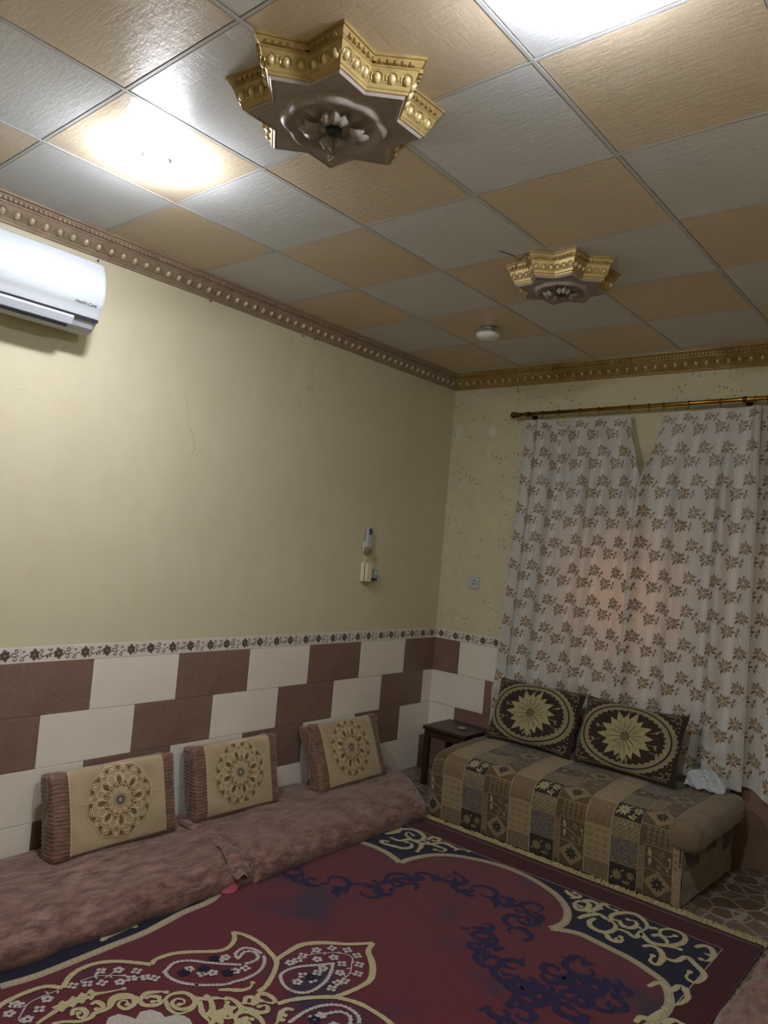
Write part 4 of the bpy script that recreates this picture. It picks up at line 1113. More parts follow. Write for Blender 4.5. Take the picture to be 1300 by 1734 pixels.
# dark tone-on-tone scrolls
Dn = Deco(); rnd = random.Random(11)
for pts in RUG['navyband']:
    s = spline(pts, step=0.045)
    for i, (x, y) in enumerate(s):
        x += rnd.uniform(-.05, .05); y += rnd.uniform(-.05, .05)
        r = rnd.uniform(0.035, 0.085); a0 = rnd.random()*6.28; dr = rnd.choice((-1, 1)); q = []
        for k in range(8):
            a = a0+dr*k*0.72; rr = max(0.020, r*(1-0.085*k)); q.append((x+rr*cos(a), y+rr*sin(a)*0.9))
        Dn.ribbon(q, swell(0.026), step=0.012)
        if rnd.random() < 0.6: Dn.leaf(q[0][0], q[0][1], q[0][0]+0.06*cos(a0+1.2), q[0][1]+0.06*sin(a0+1.2), 0.026, 0.2, 5)
tag(rdeco(D, 0.0030, 'navy_florets', 'rug_navy'), kind='stuff')
tag(rdeco(Dn, 0.0010, 'tonal_scrollwork', 'rug_navymotif'), kind='stuff')
# fringe
m = MB(); rnd = random.Random(2)
x = RX0
while x < RX1:
    for q in range(3):
        a = 1.1*nz(x*30, q)*1.8+rnd.uniform(-0.5, 0.5); L = min(0.056, rnd.uniform(0.034, 0.054)+0.026*nz(x*18, 5)); xx = x+rnd.uniform(-0.004, 0.004); h = rnd.uniform(0.003, 0.022)
        pts = [(xx-1.41, RY1+2.4-0.006, RH*0.6), (xx+L*0.3*sin(a)-1.41, RY1+2.4+L*0.4, RH*0.5+h), (xx+L*0.75*sin(a*1.3)-1.41, RY1+2.4+L*0.92*max(0.3, cos(a)), 0.004)]
        m.tube(pts, 0.0030, 4)
    x += 0.0042
m.box(RX0-1.41, RX1-1.41, RY1+2.4-0.004, RY1+2.4+0.008, 0.001, 0.006)
tag(m.build('fringe', M['fringe'], rug), kind='stuff')

# ================================================================= FLOOR MATTRESSES
def mattress(name, label, xw, xf, ya, yb, seed, farfn=None, front=1, ztop=0.122, zb=0.0):
    """runs along y from yb (near) to ya (far); xw: edge at the wall, xf: front edge; front=+1 faces +x"""
    root = empty(name, ((xw+xf)/2, (ya+yb)/2, 0)); tag(root, label, 'floor mattress')
    ox, oy = root.location.x, root.location.y
    Wd = abs(xf-xw); nu = int((ya-yb)/0.022); PR = [(0.0, 0.004), (0.0, 0.05), (0.004, 0.088), (0.02, 0.112), (0.06, ztop-0.002), (0.15, ztop), (0.30, ztop+0.004), (0.45, ztop+0.004),
          (Wd-0.14, ztop), (Wd-0.075, ztop-0.008), (Wd-0.03, ztop-0.030), (Wd-0.006, ztop-0.062), (Wd, 0.035), (Wd-0.012, 0.005)]
    s = spline(PR, step=0.016); nv = len(s)-1
    def P(i, j):
        t = i/nu; y = yb+(ya-yb)*t; px, pz = s[j]; v = px/Wd
        # rounded ends
        e = min(t*(ya-yb), (1-t)*(ya-yb)); k = 1-sqrt(max(0, 1-(max(0, 0.05-e)/0.05)**2))
        pz *= (1-0.75*k)
        if farfn: y -= farfn(v)*sstep(0.72, 1.0, t)
        lo = sstep(0.5, 0.95, v)
        w = 0.010*nz(px*4+seed, y*3.1)+0.006*nz(px*9, y*8, seed)
        wr = 0.016*nz(px*3.5+pz*6, y*9+seed*3)*lo+0.010*nz(px*8+pz*16, y*21, seed)*lo
        if j < nv-3 and j > 2: pz += w+wr*0.8
        px += (0.020*nz(y*2.3, seed*1.7)+0.018*nz(y*7, pz*4, seed))*lo
        px = min(px, Wd+0.03)
        pz = max(0.003, pz)
        x = xw+px*front
        return Vector((x-ox, y-oy, pz+zb))
    m = MB()
    for i in range(nu+1):
        for j in range(nv+1): m.v.append(tuple(P(i, j)))
    for i in range(nu):
        for j in range(nv):
            a = i*(nv+1)+j; m.f.append((a, a+nv+1, a+nv+2, a+1))
    m.f.append(tuple(range(nv+1))); m.f.append(tuple(nu*(nv+1)+j for j in reversed(range(nv+1))))
    m.build('cover', M['velvet'], root, smooth=True)
    return root, P, nu, nv
ma, Pa, nua, nva = mattress('floor_mattress', 'rust velvet covered floor mattress under the two right-hand brown cushions, ending at the stool', 0.012, 0.715, -0.57, -2.23, 1.0, lambda v: 0.36*max(0, v-0.3)**1.2/0.7**1.2)
mb_, Pb, nub, nvb = mattress('floor_mattress', 'rust velvet covered floor mattress under the leftmost brown cushion', 0.012, 0.705, -2.215, -4.70, 4.0)
# lap of cloth where the two covers meet, and a pink corner peeping out
def lap(u, v):
    x = 0.16+0.56*u; z = 0.128+0.018*sin(pi*v)*(0.6+0.4*sin(u*9))-sstep(0.80, 1.0, u)*0.07
    y = -2.24+0.06*(v-0.5)+0.05*nz(u*3, v, 2)-0.07*u*u
    return (x-0.36+0.0, y-Pb_loc[1], z+0.006*nz(u*8, v*3))
Pb_loc = (mb_.location.x, mb_.location.y)
m = MB(); m.grid(lambda u, v: Vector(lap(u, v))+Vector((0.36-Pb_loc[0], 0, 0)), 40, 8); m.build('cover_fold', M['velvet'], mb_, smooth=True)
mb2 = MB()
mb2.grid(lambda u, v: Vector((0.69-Pb_loc[0]+0.030*v*sin(pi*u)-0.006*sin(9*u), -2.46+0.20*u-Pb_loc[1], 0.022*(1-v)+0.015+0.003*sin(11*u))), 14, 4).build('lining_corner', M['pink'], mb_, smooth=True)
mc, Pc, nuc, nvc = mattress('floor_mattress', 'rust velvet covered floor mattress at the lower right corner of the view', 3.45, 2.565, -1.02, -4.70, 9.0, None, -1, 0.115)

# ================================================================= CUSHIONS BY THE LEFT WALL
def velvet_end():
    t = NT('ribbed_brown_velvet')
    c = t.mix(t.ramp(t.noise(26, 5, 0.6, t.mapping((1, 1, 2))), [(0.35, 0.0), (0.65, 1.0)]), '5f4437', '7f5f4e')
    t.color(c).set(rough=0.5, spec=0.35, sheen=0.35).bump(t.noise(60, 3), 0.2, 0.002)
    return t.m
M['velvet_end'] = velvet_end()
def satin():
    t = NT('gold_beige_satin')
    c = t.mix(t.ramp(t.noise(6, 4), [(0.35, 0.0), (0.65, 1.0)]), 'ae9c7c', '9b8869')
    t.color(c).set(rough=0.40, spec=0.5, sheen=0.2).bump(t.noise(22, 4, 0.6, t.mapping((0.4, 1, 1.6))), 0.2, 0.004)
    return t.m
M['satin'] = satin()
M['thread'] = simple('gold_thread', 'dccda4', 'c2b085', 90, 0.42, metal=0.15)
M['thread_brown'] = simple('brown_thread', '72593f', '5f4933', 90, 0.5)
M['thread_navy'] = simple('navy_thread', '2a2838', '343246', 90, 0.5)
def mandala():
    """embroidery: outlines (thread), filled bands (brown), navy heart"""
    A, B, C = Deco(), Deco(), Deco()
    R = 0.150
    def closed(fn, w, n=120): A.ribbon([(fn(2*pi*k/n)*cos(2*pi*k/n), fn(2*pi*k/n)*sin(2*pi*k/n)) for k in range(n)], w, closed=True, smooth=False)
    outer = lambda a, s=1.0, d=0: (R*(0.90+0.10*abs(cos(4*a))**0.7)-d)
    B.annulus(0, 0, lambda a: outer(a, d=0.030), lambda a: outer(a, d=-0.003), 96, rings=2)
    B.annulus(0, 0, R*0.36, lambda a: R*(0.48+0.03*cos(12*a)), 72)
    closed(lambda a: outer(a), 0.0042); closed(lambda a: outer(a, d=0.007), 0.0022); closed(lambda a: outer(a, d=0.027), 0.0028)
    for k in range(16):
        a = k*pi/8; r = R*(0.83 if k % 2 == 0 else 0.80); cx, cy = r*cos(a), r*sin(a)
        for q in range(3):
            b = a+(q-1)*1.15; x, y = cx+0.011*cos(b), cy+0.011*sin(b)
            A.annulus(x, y, 0.0036, 0.0074, 9)
        A.blob(cx, cy, 0.003, 6)
    for k in range(16):
        a = (k+0.5)*pi/8; r0, r1 = R*0.40, R*0.70
        L = [(r0*cos(a-0.10), r0*sin(a-0.10)), (r1*0.92*cos(a-0.17), r1*0.92*sin(a-0.17)), (r1*1.04*cos(a), r1*1.04*sin(a)), (r1*0.92*cos(a+0.17), r1*0.92*sin(a+0.17)), (r0*cos(a+0.10), r0*sin(a+0.10))]
        A.ribbon(L, 0.0040, step=0.006)
        if k % 2: B.leaf(r0*cos(a), r0*sin(a), r1*0.95*cos(a), r1*0.95*sin(a), 0.026, 0, 4)
    for k in range(12):
        a = k*pi/6; r0, r1 = R*0.22, R*0.42
        A.ribbon([(r0*cos(a-0.12), r0*sin(a-0.12)), (r1*0.9*cos(a-0.2), r1*0.9*sin(a-0.2)), (r1*cos(a), r1*sin(a)), (r1*0.9*cos(a+0.2), r1*0.9*sin(a+0.2)), (r0*cos(a+0.12), r0*sin(a+0.12))], 0.0028, step=0.006)
    C.blob(0, 0, 0.026, 20, 2)
    for k in range(10):
        a = k*pi/5; A.annulus(0.0225*cos(a), 0.0225*sin(a), 0.0035, 0.0062, 8)
        A.leaf(0, 0, 0.014*cos(a), 0.014*sin(a), 0.0028, 0, 2)
    return A, B, C
MAND = mandala()
def box_cushion(label, base, rz, lean, w, h, t, seed):
    """base: middle of the bottom front edge; front looks along local -Y before turning"""
    root = empty('cushion', base, rz); tag(root, label, 'cushion', 'brown cushions along the left wall')
    ex = 7.0
    def loop(a):
        """a in 0..1 around: 0 bottom-front corner, up the front, over the top, down the back"""
        th = 2*pi*a-3*pi/4-pi/2*0
        # superellipse in (y,z): start at front bottom
        c, s = cos(-th+pi*0), sin(-th+pi*0)
        return c, s
    # arclength table of a superellipse, starting at the middle of the underside and going up the front
    N = 240; pts = []
    for k in range(N+1):
        th = -pi/2-2*pi*k/N
        c, s = cos(th), sin(th)
        pts.append((math.copysign(abs(c)**(2/ex), c)*t/2, math.copysign(abs(s)**(2/ex), s)*h/2))
    acc = [0.0]
    for p, q in zip(pts, pts[1:]): acc.append(acc[-1]+hypot(q[0]-p[0], q[1]-p[1]))
    TOT = acc[-1]
    def cross(sv):
        sv = max(0, min(TOT, sv)); lo, hi = 0, N
        while hi-lo > 1:
            md = (lo+hi)//2
            if acc[md] <= sv: lo = md
            else: hi = md
        f = (sv-acc[lo])/max(1e-9, acc[hi]-acc[lo])
        return pts[lo][0]+(pts[hi][0]-pts[lo][0])*f, pts[lo][1]+(pts[hi][1]-pts[lo][1])*f
    cl, sl = cos(lean), sin(lean)
    def S(x, sv, pleat=True):
        y, z = cross(sv); u = abs(x)/(w/2)
        bulge = 1+0.16*(1-u*u)*(1-min(1, abs(z)/(h/2))**2)                   # soft middle
        corner = (abs(y)/(t/2)*abs(z)/(h/2))**2
        k = sstep(0.93, 1.0, u)
        y *= bulge*(1-0.10*k*(1-corner)); z *= (1-0.035*k*(1-corner))+0.085*sstep(0.72, 1.0, u)*corner*(1 if z > 0 else 0.4)-0.02*(1-u*u)
        xx = x*(1+0.012*corner)
        if pleat and 0.70 < u: 
            rp = 0.0036*sin(sv*2*pi/0.0165+0.7*sin(x*70))*sstep(0.70, 0.76, u)
            y += rp*(1 if y > 0 else -1)*min(1, abs(y)/(t/2))**4; z += rp*(1 if z > 0 else -1)*min(1, abs(z)/(h/2))**6
        y += 0.004*nz(x*6+seed, z*7); z += 0.005*nz(x*5, seed)*(1 if z > 0 else 0)
        z += h/2; y += t/2
        return Vector((xx, y*cl+z*sl, z*cl-y*sl+t*sl*0.0))
    m = MB(); nu, nv = 56, 150
    for i in range(nu+1):
        q = -1+2*i/nu; x = w/2*math.copysign(abs(q)**0.9, q) if q else 0
        for j in range(nv): m.v.append(tuple(S(x, TOT*j/nv)))
    for i in range(nu):
        for j in range(nv):
            k = (j+1) % nv; m.f.append((i*nv+j, i*nv+k, (i+1)*nv+k, (i+1)*nv+j))
    # ribbed end faces, pulled slightly in
    for side, i0 in ((-1, 0), (1, nu)):
        prev = [i0*nv+j for j in range(nv)]
        c0 = sum((Vector(m.v[p]) for p in prev), Vector())/nv
        for r, push in ((0.90, 0.006), (0.6, 0.010), (0.25, 0.011)):
            b = len(m.v)
            for j in range(nv):
                p = Vector(m.v[i0*nv+j]); zz = c0.z+(p.z-c0.z)*(0.985 if r > 0.8 else 0.97)
                q = Vector((p.x+side*push+side*0.0028*sin(zz*2*pi/0.017), c0.y+(p.y-c0.y)*r, zz)); m.v.append(tuple(q))
            for j in range(nv):
                k = (j+1) % nv; m.f.append((prev[j], prev[k], b+k, b+j))
            prev = [b+j for j in range(nv)]
        m.f.append(tuple(prev))
    m.build('cover', M['velvet_end'], root, smooth=True)
    # satin band over the front and top
    x0, x1 = -w*0.395, w*0.395; s0, s1 = t/2+0.004, t/2+h+t*0.92
    SS = lambda x, sv: S(x, sv, False)
    band = Deco(); band.rect(x0, x1, s0, s1, 0.008)
    Fl = lambda u, v: SS(u, v)
    sat = band.lay(Fl, NSIGN*0.0035, 'satin_panel', M['satin'], root)
    sat.data.polygons.foreach_set('use_smooth', [True]*len(sat.data.polygons))
    E = Deco()
    for x in (x0, x1): E.ribbon([(x, s0), (x, s1)], 0.003, step=0.02, smooth=False)
    cy = t/2+h*0.52; sc = h*0.455/0.150
    A, B, C = MAND
    for src, nm, mt, off in ((B, 'embroidered_ground', 'thread_brown', 0.0045), (C, 'embroidered_heart', 'thread_navy', 0.0050), (A, 'embroidered_outline', 'thread', 0.0060)):
        d = Deco(); d.place(src, 0.0, cy, sc, 0.2*seed)
        if src is A: d.place(E, 0, 0)
        if src is A: d.ribbon([(x0, cy+0.01), (-0.13*sc/1.1, cy+0.013)], 0.002, smooth=False); d.ribbon([(0.135*sc, cy+0.012), (x1, cy+0.006)], 0.002, smooth=False)
        tag(d.lay(Fl, NSIGN*off, nm, M[mt], sat), kind='stuff')
    return root
NSIGN = 1
box_cushion('brown cushion with gold embroidered rosette, the leftmost, near the air conditioner end', (0.248, -2.640, 0.126), pi/2+0.02, 0.26, 0.605, 0.368, 0.115, 1.0)
box_cushion('middle cushion of the three along the wall, gold rosette on beige satin', (0.235, -1.935, 0.126), pi/2-0.02, 0.24, 0.53, 0.366, 0.110, 2.0)
box_cushion('brown rosette cushion farthest back and leaning most, nearest the stool', (0.275, -1.065, 0.126), pi/2+0.02, 0.40, 0.59, 0.392, 0.110, 3.0)

# ================================================================= STOOL
st = empty('stool', (0.425, -0.245, 0), 0.02); tag(st, 'low square dark wooden stool between the mattress and the sofa', 'stool')
MB().bevbox(-0.175, 0.175, -0.165, 0.165, 0.372, 0.397, 0.005).build('top', M['wood'], st)
MB().box(-0.150, 0.150, -0.150, -0.136, 0.325, 0.372).box(-0.150, 0.150, 0.136, 0.150, 0.325, 0.372).box(-0.150, -0.136, -0.136, 0.136, 0.325, 0.372).box(0.136, 0.150, -0.136, 0.136, 0.325, 0.372).build('apron', M['wood'], st)
for a in (-1, 1):
    for b in (-1, 1):
        MB().bevbox(a*0.145-0.018, a*0.145+0.018, b*0.135-0.018, b*0.135+0.018, 0.0, 0.372, 0.002).build('leg', M['wood'], st)
sc_ = MB().lathe([(0.0, 0.0), (0.024, 0.0), (0.028, 0.004), (0.028, 0.011), (0.022, 0.012), (0.0, 0.010)], n=24).build('tin_lid', M['bronze'])
sc_.location = (0.475, -0.262, 0.398); tag(sc_, 'small round greyish tin lid lying on the dark stool', 'lid')

# ================================================================= SOFA
def weave(name, a, b, k=90, bump=0.35):
    t = NT(name)
    c = t.mix(t.ramp(t.noise(k, 4, 0.7), [(0.38, 0.0), (0.62, 1.0)]), a, b)
    c = t.mix(t.math('MULTIPLY', t.ramp(t.noise(9, 3), [(0.35, 0.0), (0.7, 1.0)]), 0.25), c, b)
    t.color(c).set(rough=0.8, spec=0.2, sheen=0.25).bump(t.noise(k*3, 3), bump, 0.002)
    return t.m
M['sofa_brown'] = weave('brown_chenille', '5c4a33', '4a3b28')
M['sofa_beige'] = weave('beige_chenille', '8f7d5e', '7d6b4e')
M['sofa_faded'] = weave('faded_chenille', '74624a', '665540')
M['sofa_dark'] = weave('dark_chenille', '2f2820', '272019')
M['sofa_plum'] = weave('plum_speckled_chenille', '3c3432', '6f655c', 70)
M['sofa_olive'] = weave('olive_speckled_chenille', '4f4636', '776b54', 70)
M['sofa_line'] = weave('cream_chenille_line', 'a89873', '948461', 120)
M['sofa_flower'] = weave('pale_chenille_flower', 'a79a76', '8b8062', 120)
M['sofa_leaf'] = weave('tan_chenille_leaf', '857350', '746444', 120)
SX0, SX1, SY0, SY1 = 0.648, 2.165, -0.842, -0.135
sofa = empty('sofa', ((SX0+SX1)/2, (SY0+SY1)/2, 0)); tag(sofa, 'low backless sofa in brown patchwork striped cover under the curtains', 'sofa')
SO = Vector(((SX0+SX1)/2, (SY0+SY1)/2, 0))
SP = [(-0.838, 0.012), (-0.842, 0.08), (-0.846, 0.18), (-0.848, 0.27), (-0.842, 0.318), (-0.824, 0.352), (-0.788, 0.376), (-0.72, 0.393), (-0.60, 0.404), (-0.40, 0.412), (-0.22, 0.412), (-0.155, 0.405), (-0.138, 0.37), (-0.135, 0.20), (-0.135, 0.012)]
sp = spline(SP, step=0.01); sacc = [0.0]
for p, q in zip(sp, sp[1:]): sacc.append(sacc[-1]+hypot(q[0]-p[0], q[1]-p[1]))
STOT = sacc[-1]
def sprof(s):
    s = max(0.0, min(STOT-1e-6, s)); lo, hi = 0, len(sacc)-1
    while hi-lo > 1:
        md = (lo+hi)//2
        if sacc[md] <= s: lo = md
        else: hi = md
    f = (s-sacc[lo])/(sacc[hi]-sacc[lo]); return sp[lo][0]+(sp[hi][0]-sp[lo][0])*f, sp[lo][1]+(sp[hi][1]-sp[lo][1])*f
def sofaS(x, s):
    y, z = sprof(s); e = 0
    d = x-SX0
    if d < 0.06: e = 1-sqrt(max(0, 1-((0.06-max(0, d))/0.06)**2))
    yc = -0.49; y = yc+(y-yc)*(1-0.07*e); z = z*(1-0.13*e)
    z += (0.008*nz(x*2.2, y*3)+0.004*nz(x*6, y*7, 3))*sstep(0.2, 0.35, z)
    y += 0.006*nz(x*3, z*4, 5)*(1 if y < -0.7 else 0)
    return Vector((x, y, z))-SO
m = MB(); nu, nv = 100, 110
m.grid(lambda u, v: sofaS(SX0+(SX1-0.02-SX0)*u, v*STOT), nu, nv)
m.f.append(tuple(range(nv+1))); m.f.append(tuple(nu*(nv+1)+j for j in reversed(range(nv+1))))
m.build('seat', M['sofa_brown'], sofa, smooth=True)
def sdeco(D, off, name, mat, stuff=True):
    o = D.lay(sofaS, SSIGN*off, name, M[mat], sofa, lambda u, v: u < SX1-0.022)
    if stuff: o['kind'] = 'stuff'
    return o
SSIGN = 1
P0 = 0.4505
beige, faded, dark, plum, olive, line, flower, leaf = (Deco() for _ in range(8))
def fl(D, x, y, r, k=9, a0=0.0, w=0.42):
    for q in range(k):
        a = a0+q*2*pi/k; D.leaf(x+0.12*r*cos(a), y+0.12*r*sin(a), x+r*cos(a), y+r*sin(a), r*w, 0, 3)
def diamond(x0, x1, s0, s1):
    cx, cy = (x0+x1)/2, (s0+s1)/2; q = [(cx, s0), (x1, cy), (cx, s1), (x0, cy)]
    leafq = [(cx+(a-cx)*0.86, cy+(b-cy)*0.86) for a, b in q]
    n = []
    for D_, pts in ((line, q), (line, leafq)): D_.ribbon(pts, 0.0030, closed=True, step=0.012, smooth=False)
    b = len(leaf.v)
    K = 5
    for i in range(K+1):
        for j in range(K+1):
            a, c = i/K, j/K; leaf.v.append((cx+(a-c)*(x1-x0)/2*0.84, cy+(a+c-1)*(s1-s0)/2*0.84))
    for i in range(K):
        for j in range(K):
            o = b+i*(K+1)+j; leaf.f.append((o, o+K+1, o+K+2, o+1))
    R = min(x1-x0, s1-s0)*0.30
    for q_ in range(8):
        a = q_*pi/4; dd.leaf(cx+0.1*R*cos(a), cy+0.1*R*sin(a), cx+R*cos(a), cy+R*sin(a), R*0.42, 0, 3)
    for q_ in range(4):
        a = q_*pi/2+pi/4; flower.blob(cx+R*0.92*cos(a), cy+R*0.92*sin(a), 0.004, 6)
dd = Deco()
for c in range(-1, 4):
    o = 0.756+P0*c
    b0, b1, d1, n1, w1 = o, o+0.140, o+0.283, o+0.313, o+P0
    cl = lambda x: max(SX0+0.006, x)
    if b1 > SX0 and b0 < SX1:
        xa, xb = cl(b0), min(b1, SX1-0.03)
        beige.rect(xa, xb, 0.0, STOT*0.86, 0.02)
        for s in (0.090, 0.116, 0.152, 0.186, 0.221, 0.252, 0.40):
            line.ribbon([(xa, s), (xb, s)], 0.0028, step=0.02, smooth=False)
        for x in (xa+0.001, xb-0.001): line.ribbon([(x, 0.0), (x, STOT*0.86)], 0.0030, step=0.02, smooth=False)
        faded.rect(xa+0.006, xb-0.006, 0.262, 0.394, 0.02)
        faded.rect(xa+0.006, xb-0.006, 0.006, 0.082, 0.02)
        for s in (0.103, 0.134, 0.169, 0.203, 0.236):
            for k in range(3): faded.annulus(xa+(xb-xa)*(0.2+0.3*k), s, 0.004, 0.0075, 8)
        rr = random.Random(c+20)
        for k in range(26):
            x, s = rr.uniform(xa+0.012, xb-0.012), rr.choice((rr.uniform(0.015, 0.075), rr.uniform(0.27, 0.385), rr.uniform(0.27, 0.385)))
            a = rr.uniform(0, 6.28); (leaf if k % 2 else beige2).leaf(x, s, x+0.02*cos(a), s+0.02*sin(a), 0.007, 0.15, 3) if False else leaf.leaf(x, s, x+0.02*cos(a), s+0.02*sin(a), 0.006, 0.15, 3)
    if d1 > SX0 and b1 < SX1:
        xa, xb = cl(b1), min(d1, SX1-0.03)
        for s0, s1 in ((0.0, 0.105), (0.325, 0.425), (0.575, 0.655), (0.80, 0.88)): dark.rect(xa, xb, s0, s1, 0.015)
        for s0, s1 in ((0.109, 0.236), (0.660, 0.795)): plum.rect(xa, xb, s0, s1, 0.02)
        for s0, s1 in ((0.238, 0.322), (0.43, 0.57), (0.885, 1.0)): olive.rect(xa, xb, s0, s1, 0.02)
        for s0, A_ in ((0.375, 1.0), (0.050, 0.8), (0.615, 0.7), (0.84, 0.7)):
            D_ = flower if A_ == 1.0 else leaf
            fl(D_, xa+0.042, s0, 0.036*A_, 9, 0.2); fl(beige, xa+0.042, s0, 0.016*A_, 6)
            fl(D_, xa+0.110, s0+0.012, 0.028*A_, 7, 0.6); fl(D_, xa+0.098, s0-0.030*A_, 0.018*A_, 4, 0.3, 0.6)
            D_.leaf(xa+0.07, s0-0.03*A_, xa+0.095, s0-0.042*A_, 0.014, 0.1, 4); D_.leaf(xa+0.008, s0-0.036*A_, xa+0.026, s0-0.018, 0.012, 0.2, 4)
            D_.leaf(xa+0.066, s0+0.02, xa+0.078, s0+0.04*A_, 0.012, 0.2, 4)
        # lattice
        nl = 9
        for k in range(-3, nl):
            for sg in (1, -1):
                xs = xa+(xb-xa)*k/6; x2 = xs+0.084
                pts = []
                for q in range(7):
                    t_ = q/6; x = xs+(x2-xs)*t_; s = 0.240+0.080*t_ if sg == 1 else 0.320-0.080*t_
                    if xa <= x <= xb: pts.append((x, s))
                if len(pts) > 1: line.ribbon(pts, 0.0017, smooth=False)
        for s in (0.107, 0.237, 0.323, 0.427, 0.573, 0.657): line.ribbon([(xa, s), (xb, s)], 0.0022, step=0.02, smooth=False)
        line.ribbon([(xb-0.001, 0), (xb-0.001, STOT*0.86)], 0.0024, step=0.02, smooth=False)
    if b1 < SX1:
        xa, xb = cl(d1), min(n1, SX1-0.03)
        if xb > xa+0.01:
            faded.rect(xa, xb, 0.02, 0.235, 0.015); faded.rect(xa, xb+0.03, 0.43, 0.60, 0.02)
            line.ribbon([(xb, 0.0), (xb, 0.246)], 0.0022, step=0.02, smooth=False)
            for k in range(7): leaf.leaf(xa+0.006, 0.035+k*0.028, xb-0.006, 0.045+k*0.028, 0.009, 0.1, 3)
        xa, xb = max(cl(n1), SX0+0.01), min(w1, SX1-0.03)
        if xb > xa+0.03:
            cut = xb-xa < 0.10
            line.ribbon([(xa, 0.130), (xb, 0.130)], 0.0024, step=0.02, smooth=False)
            line.ribbon([(xa, 0.246), (xb, 0.246)], 0.0024, step=0.02, smooth=False)
            line.ribbon([(max(cl(d1), xa-0.03), 0.334), (xb, 0.334)], 0.0024, step=0.02, smooth=False)
            if not cut: diamond(xa+0.002, xb-0.002, 0.010, 0.128)
            else: diamond(xa-0.03, xb, 0.010, 0.128)
            for i in range(5 if not cut else 3):
                for j in range(4):
                    leaf.annulus(xb-0.014-i*0.0275, 0.260+j*0.021, 0.0042, 0.0082, 9)
            bx_ = xa+0.012
            flower_ = leaf
            line.ribbon([(xa+0.01, 0.20), (xa+0.04, 0.195), (xa+0.075, 0.180), (xa+0.105, 0.160), (xa+0.122, 0.162), (xb-0.010, 0.185), (xb-0.016, 0.205)][:7 if not cut else 4], 0.0035, step=0.01)
            line.leaf(xa+0.030, 0.196, xa+0.022, 0.235, 0.018, 0, 4); line.leaf(xa+0.030, 0.190, xa+0.026, 0.148, 0.016, 0, 4)
            if not cut:
                line.blob(xb-0.016, 0.205, 0.007, 8); leaf.annulus(xa+0.085, 0.214, 0.008, 0.012, 8); fl(leaf, xa+0.085, 0.214, 0.020, 5, 0, 0.3); leaf.annulus(xa+0.075, 0.152, 0.006, 0.011, 8); fl(leaf, xa+0.075, 0.152, 0.018, 5, 0.4, 0.3)
                line.leaf(xa+0.11, 0.158, xa+0.118, 0.140, 0.010, 0, 3)
                diamond(xa-0.028, xb-0.004, 0.340, 0.455); diamond(xa-0.02, xb-0.004, 0.62, 0.74); diamond(xa-0.02, xb-0.004, 0.90, 0.99)
            rr = random.Random(c+50)
            for s0, s1 in ((0.46, 0.61), (0.745, 0.89)):
                for k in range(26):
                    x, s = rr.uniform(xa-0.02, xb-0.02), rr.uniform(s0, s1)
                    (leaf if k % 3 else line).leaf(x, s, min(xb-0.004, x+0.030), s+rr.uniform(-0.012, 0.012), 0.009, 0.15, 3)
                line.ribbon([(cl(d1), s0), (xb, s0)], 0.0022, step=0.02, smooth=False)
for D_, off, nm, mt in ((beige, 0.0010, 'beige_stripe', 'sofa_beige'), (dark, 0.0011, 'dark_patch', 'sofa_dark'), (plum, 0.0011, 'plum_patch', 'sofa_plum'), (olive, 0.0011, 'olive_patch', 'sofa_olive'),
                        (faded, 0.0017, 'faded_patch', 'sofa_faded'), (leaf, 0.0023, 'woven_leaves', 'sofa_leaf'), (dd, 0.0030, 'woven_dark_flowers', 'sofa_dark'), (flower, 0.0028, 'woven_flowers', 'sofa_flower'), (line, 0.0026, 'woven_lines', 'sofa_line')):
    sdeco(D_, off, nm, mt)
# rolled edge at the right-hand end
def roll(u, v):
    """u along the depth, v around"""
    a = 2*pi*v; y = -0.865+0.735*u
    k = 1-sqrt(max(0, 1-(max(0, 0.05-u*0.735)/0.05)**2)); kk = 1-0.5*k-0.25*sstep(0.9, 1, u)
    rx, rz = 0.082*kk, 0.076*kk
    c, s = cos(a), sin(a)
    x = 2.148+rx*math.copysign(abs(c)**0.75, c)+0.020*u; z = 0.343+0.012*u+rz*math.copysign(abs(s)**0.75, s)
    return Vector((x+0.005*nz(u*5, v*3), y, z+0.006*nz(u*4, 2)))-SO
m = MB(); m.grid(roll, 60, 40); m.f.append(tuple(range(41))); m.f.append(tuple(60*41+j for j in reversed(range(41))))
ar = m.build('rolled_arm', M['sofa_faded'], sofa, smooth=True)
D = Deco()
for u in (0.20, 0.34, 0.37, 0.42, 0.45, 0.50, 0.53, 0.60, 0.63, 0.72): D.ribbon([(u, v/24) for v in range(0, 14)], 0.004, smooth=False)
D.ribbon([(u/30, 0.49) for u in range(0, 29)], 0.006, smooth=False)
tag(D.lay(roll, 0.0012, 'woven_lines', M['sofa_line'], ar), kind='stuff')
# right-hand end panel hanging straight down
ep = MB(); ep.grid(lambda u, v: Vector((2.150+0.034*u+0.006*nz(u*5, v*4), -0.842+0.70*u, 0.012+0.30*v))-SO, 24, 12)
ep.grid(lambda u, v: Vector((2.108+0.042*v, -0.844-0.001, 0.012+0.30*u))-SO, 12, 3)
epo = ep.build('end_panel', M['sofa_faded'], sofa, smooth=False)
D = Deco(); D2 = Deco(); D3 = Deco()
es = lambda u, v: Vector((2.150+0.034*u+0.006*nz(u*5, v*4), -0.842+0.70*u, 0.012+0.30*v))-SO
D.rect(0.05, 0.30, 0.52, 0.98, 0.06); D.rect(0.42, 0.64, 0.62, 0.98, 0.06); D.rect(0.78, 0.98, 0.45, 0.98, 0.06)
tag(D.lay(es, 0.001, 'dark_patch', M['sofa_dark'], epo), kind='stuff')
rr = random.Random(8)
for k in range(60): u, v = rr.uniform(0.03, 0.92), rr.uniform(0.5, 0.93); D2.leaf(u, v, u+rr.uniform(-.03, .03), v+0.05, 0.016, 0.1, 3)
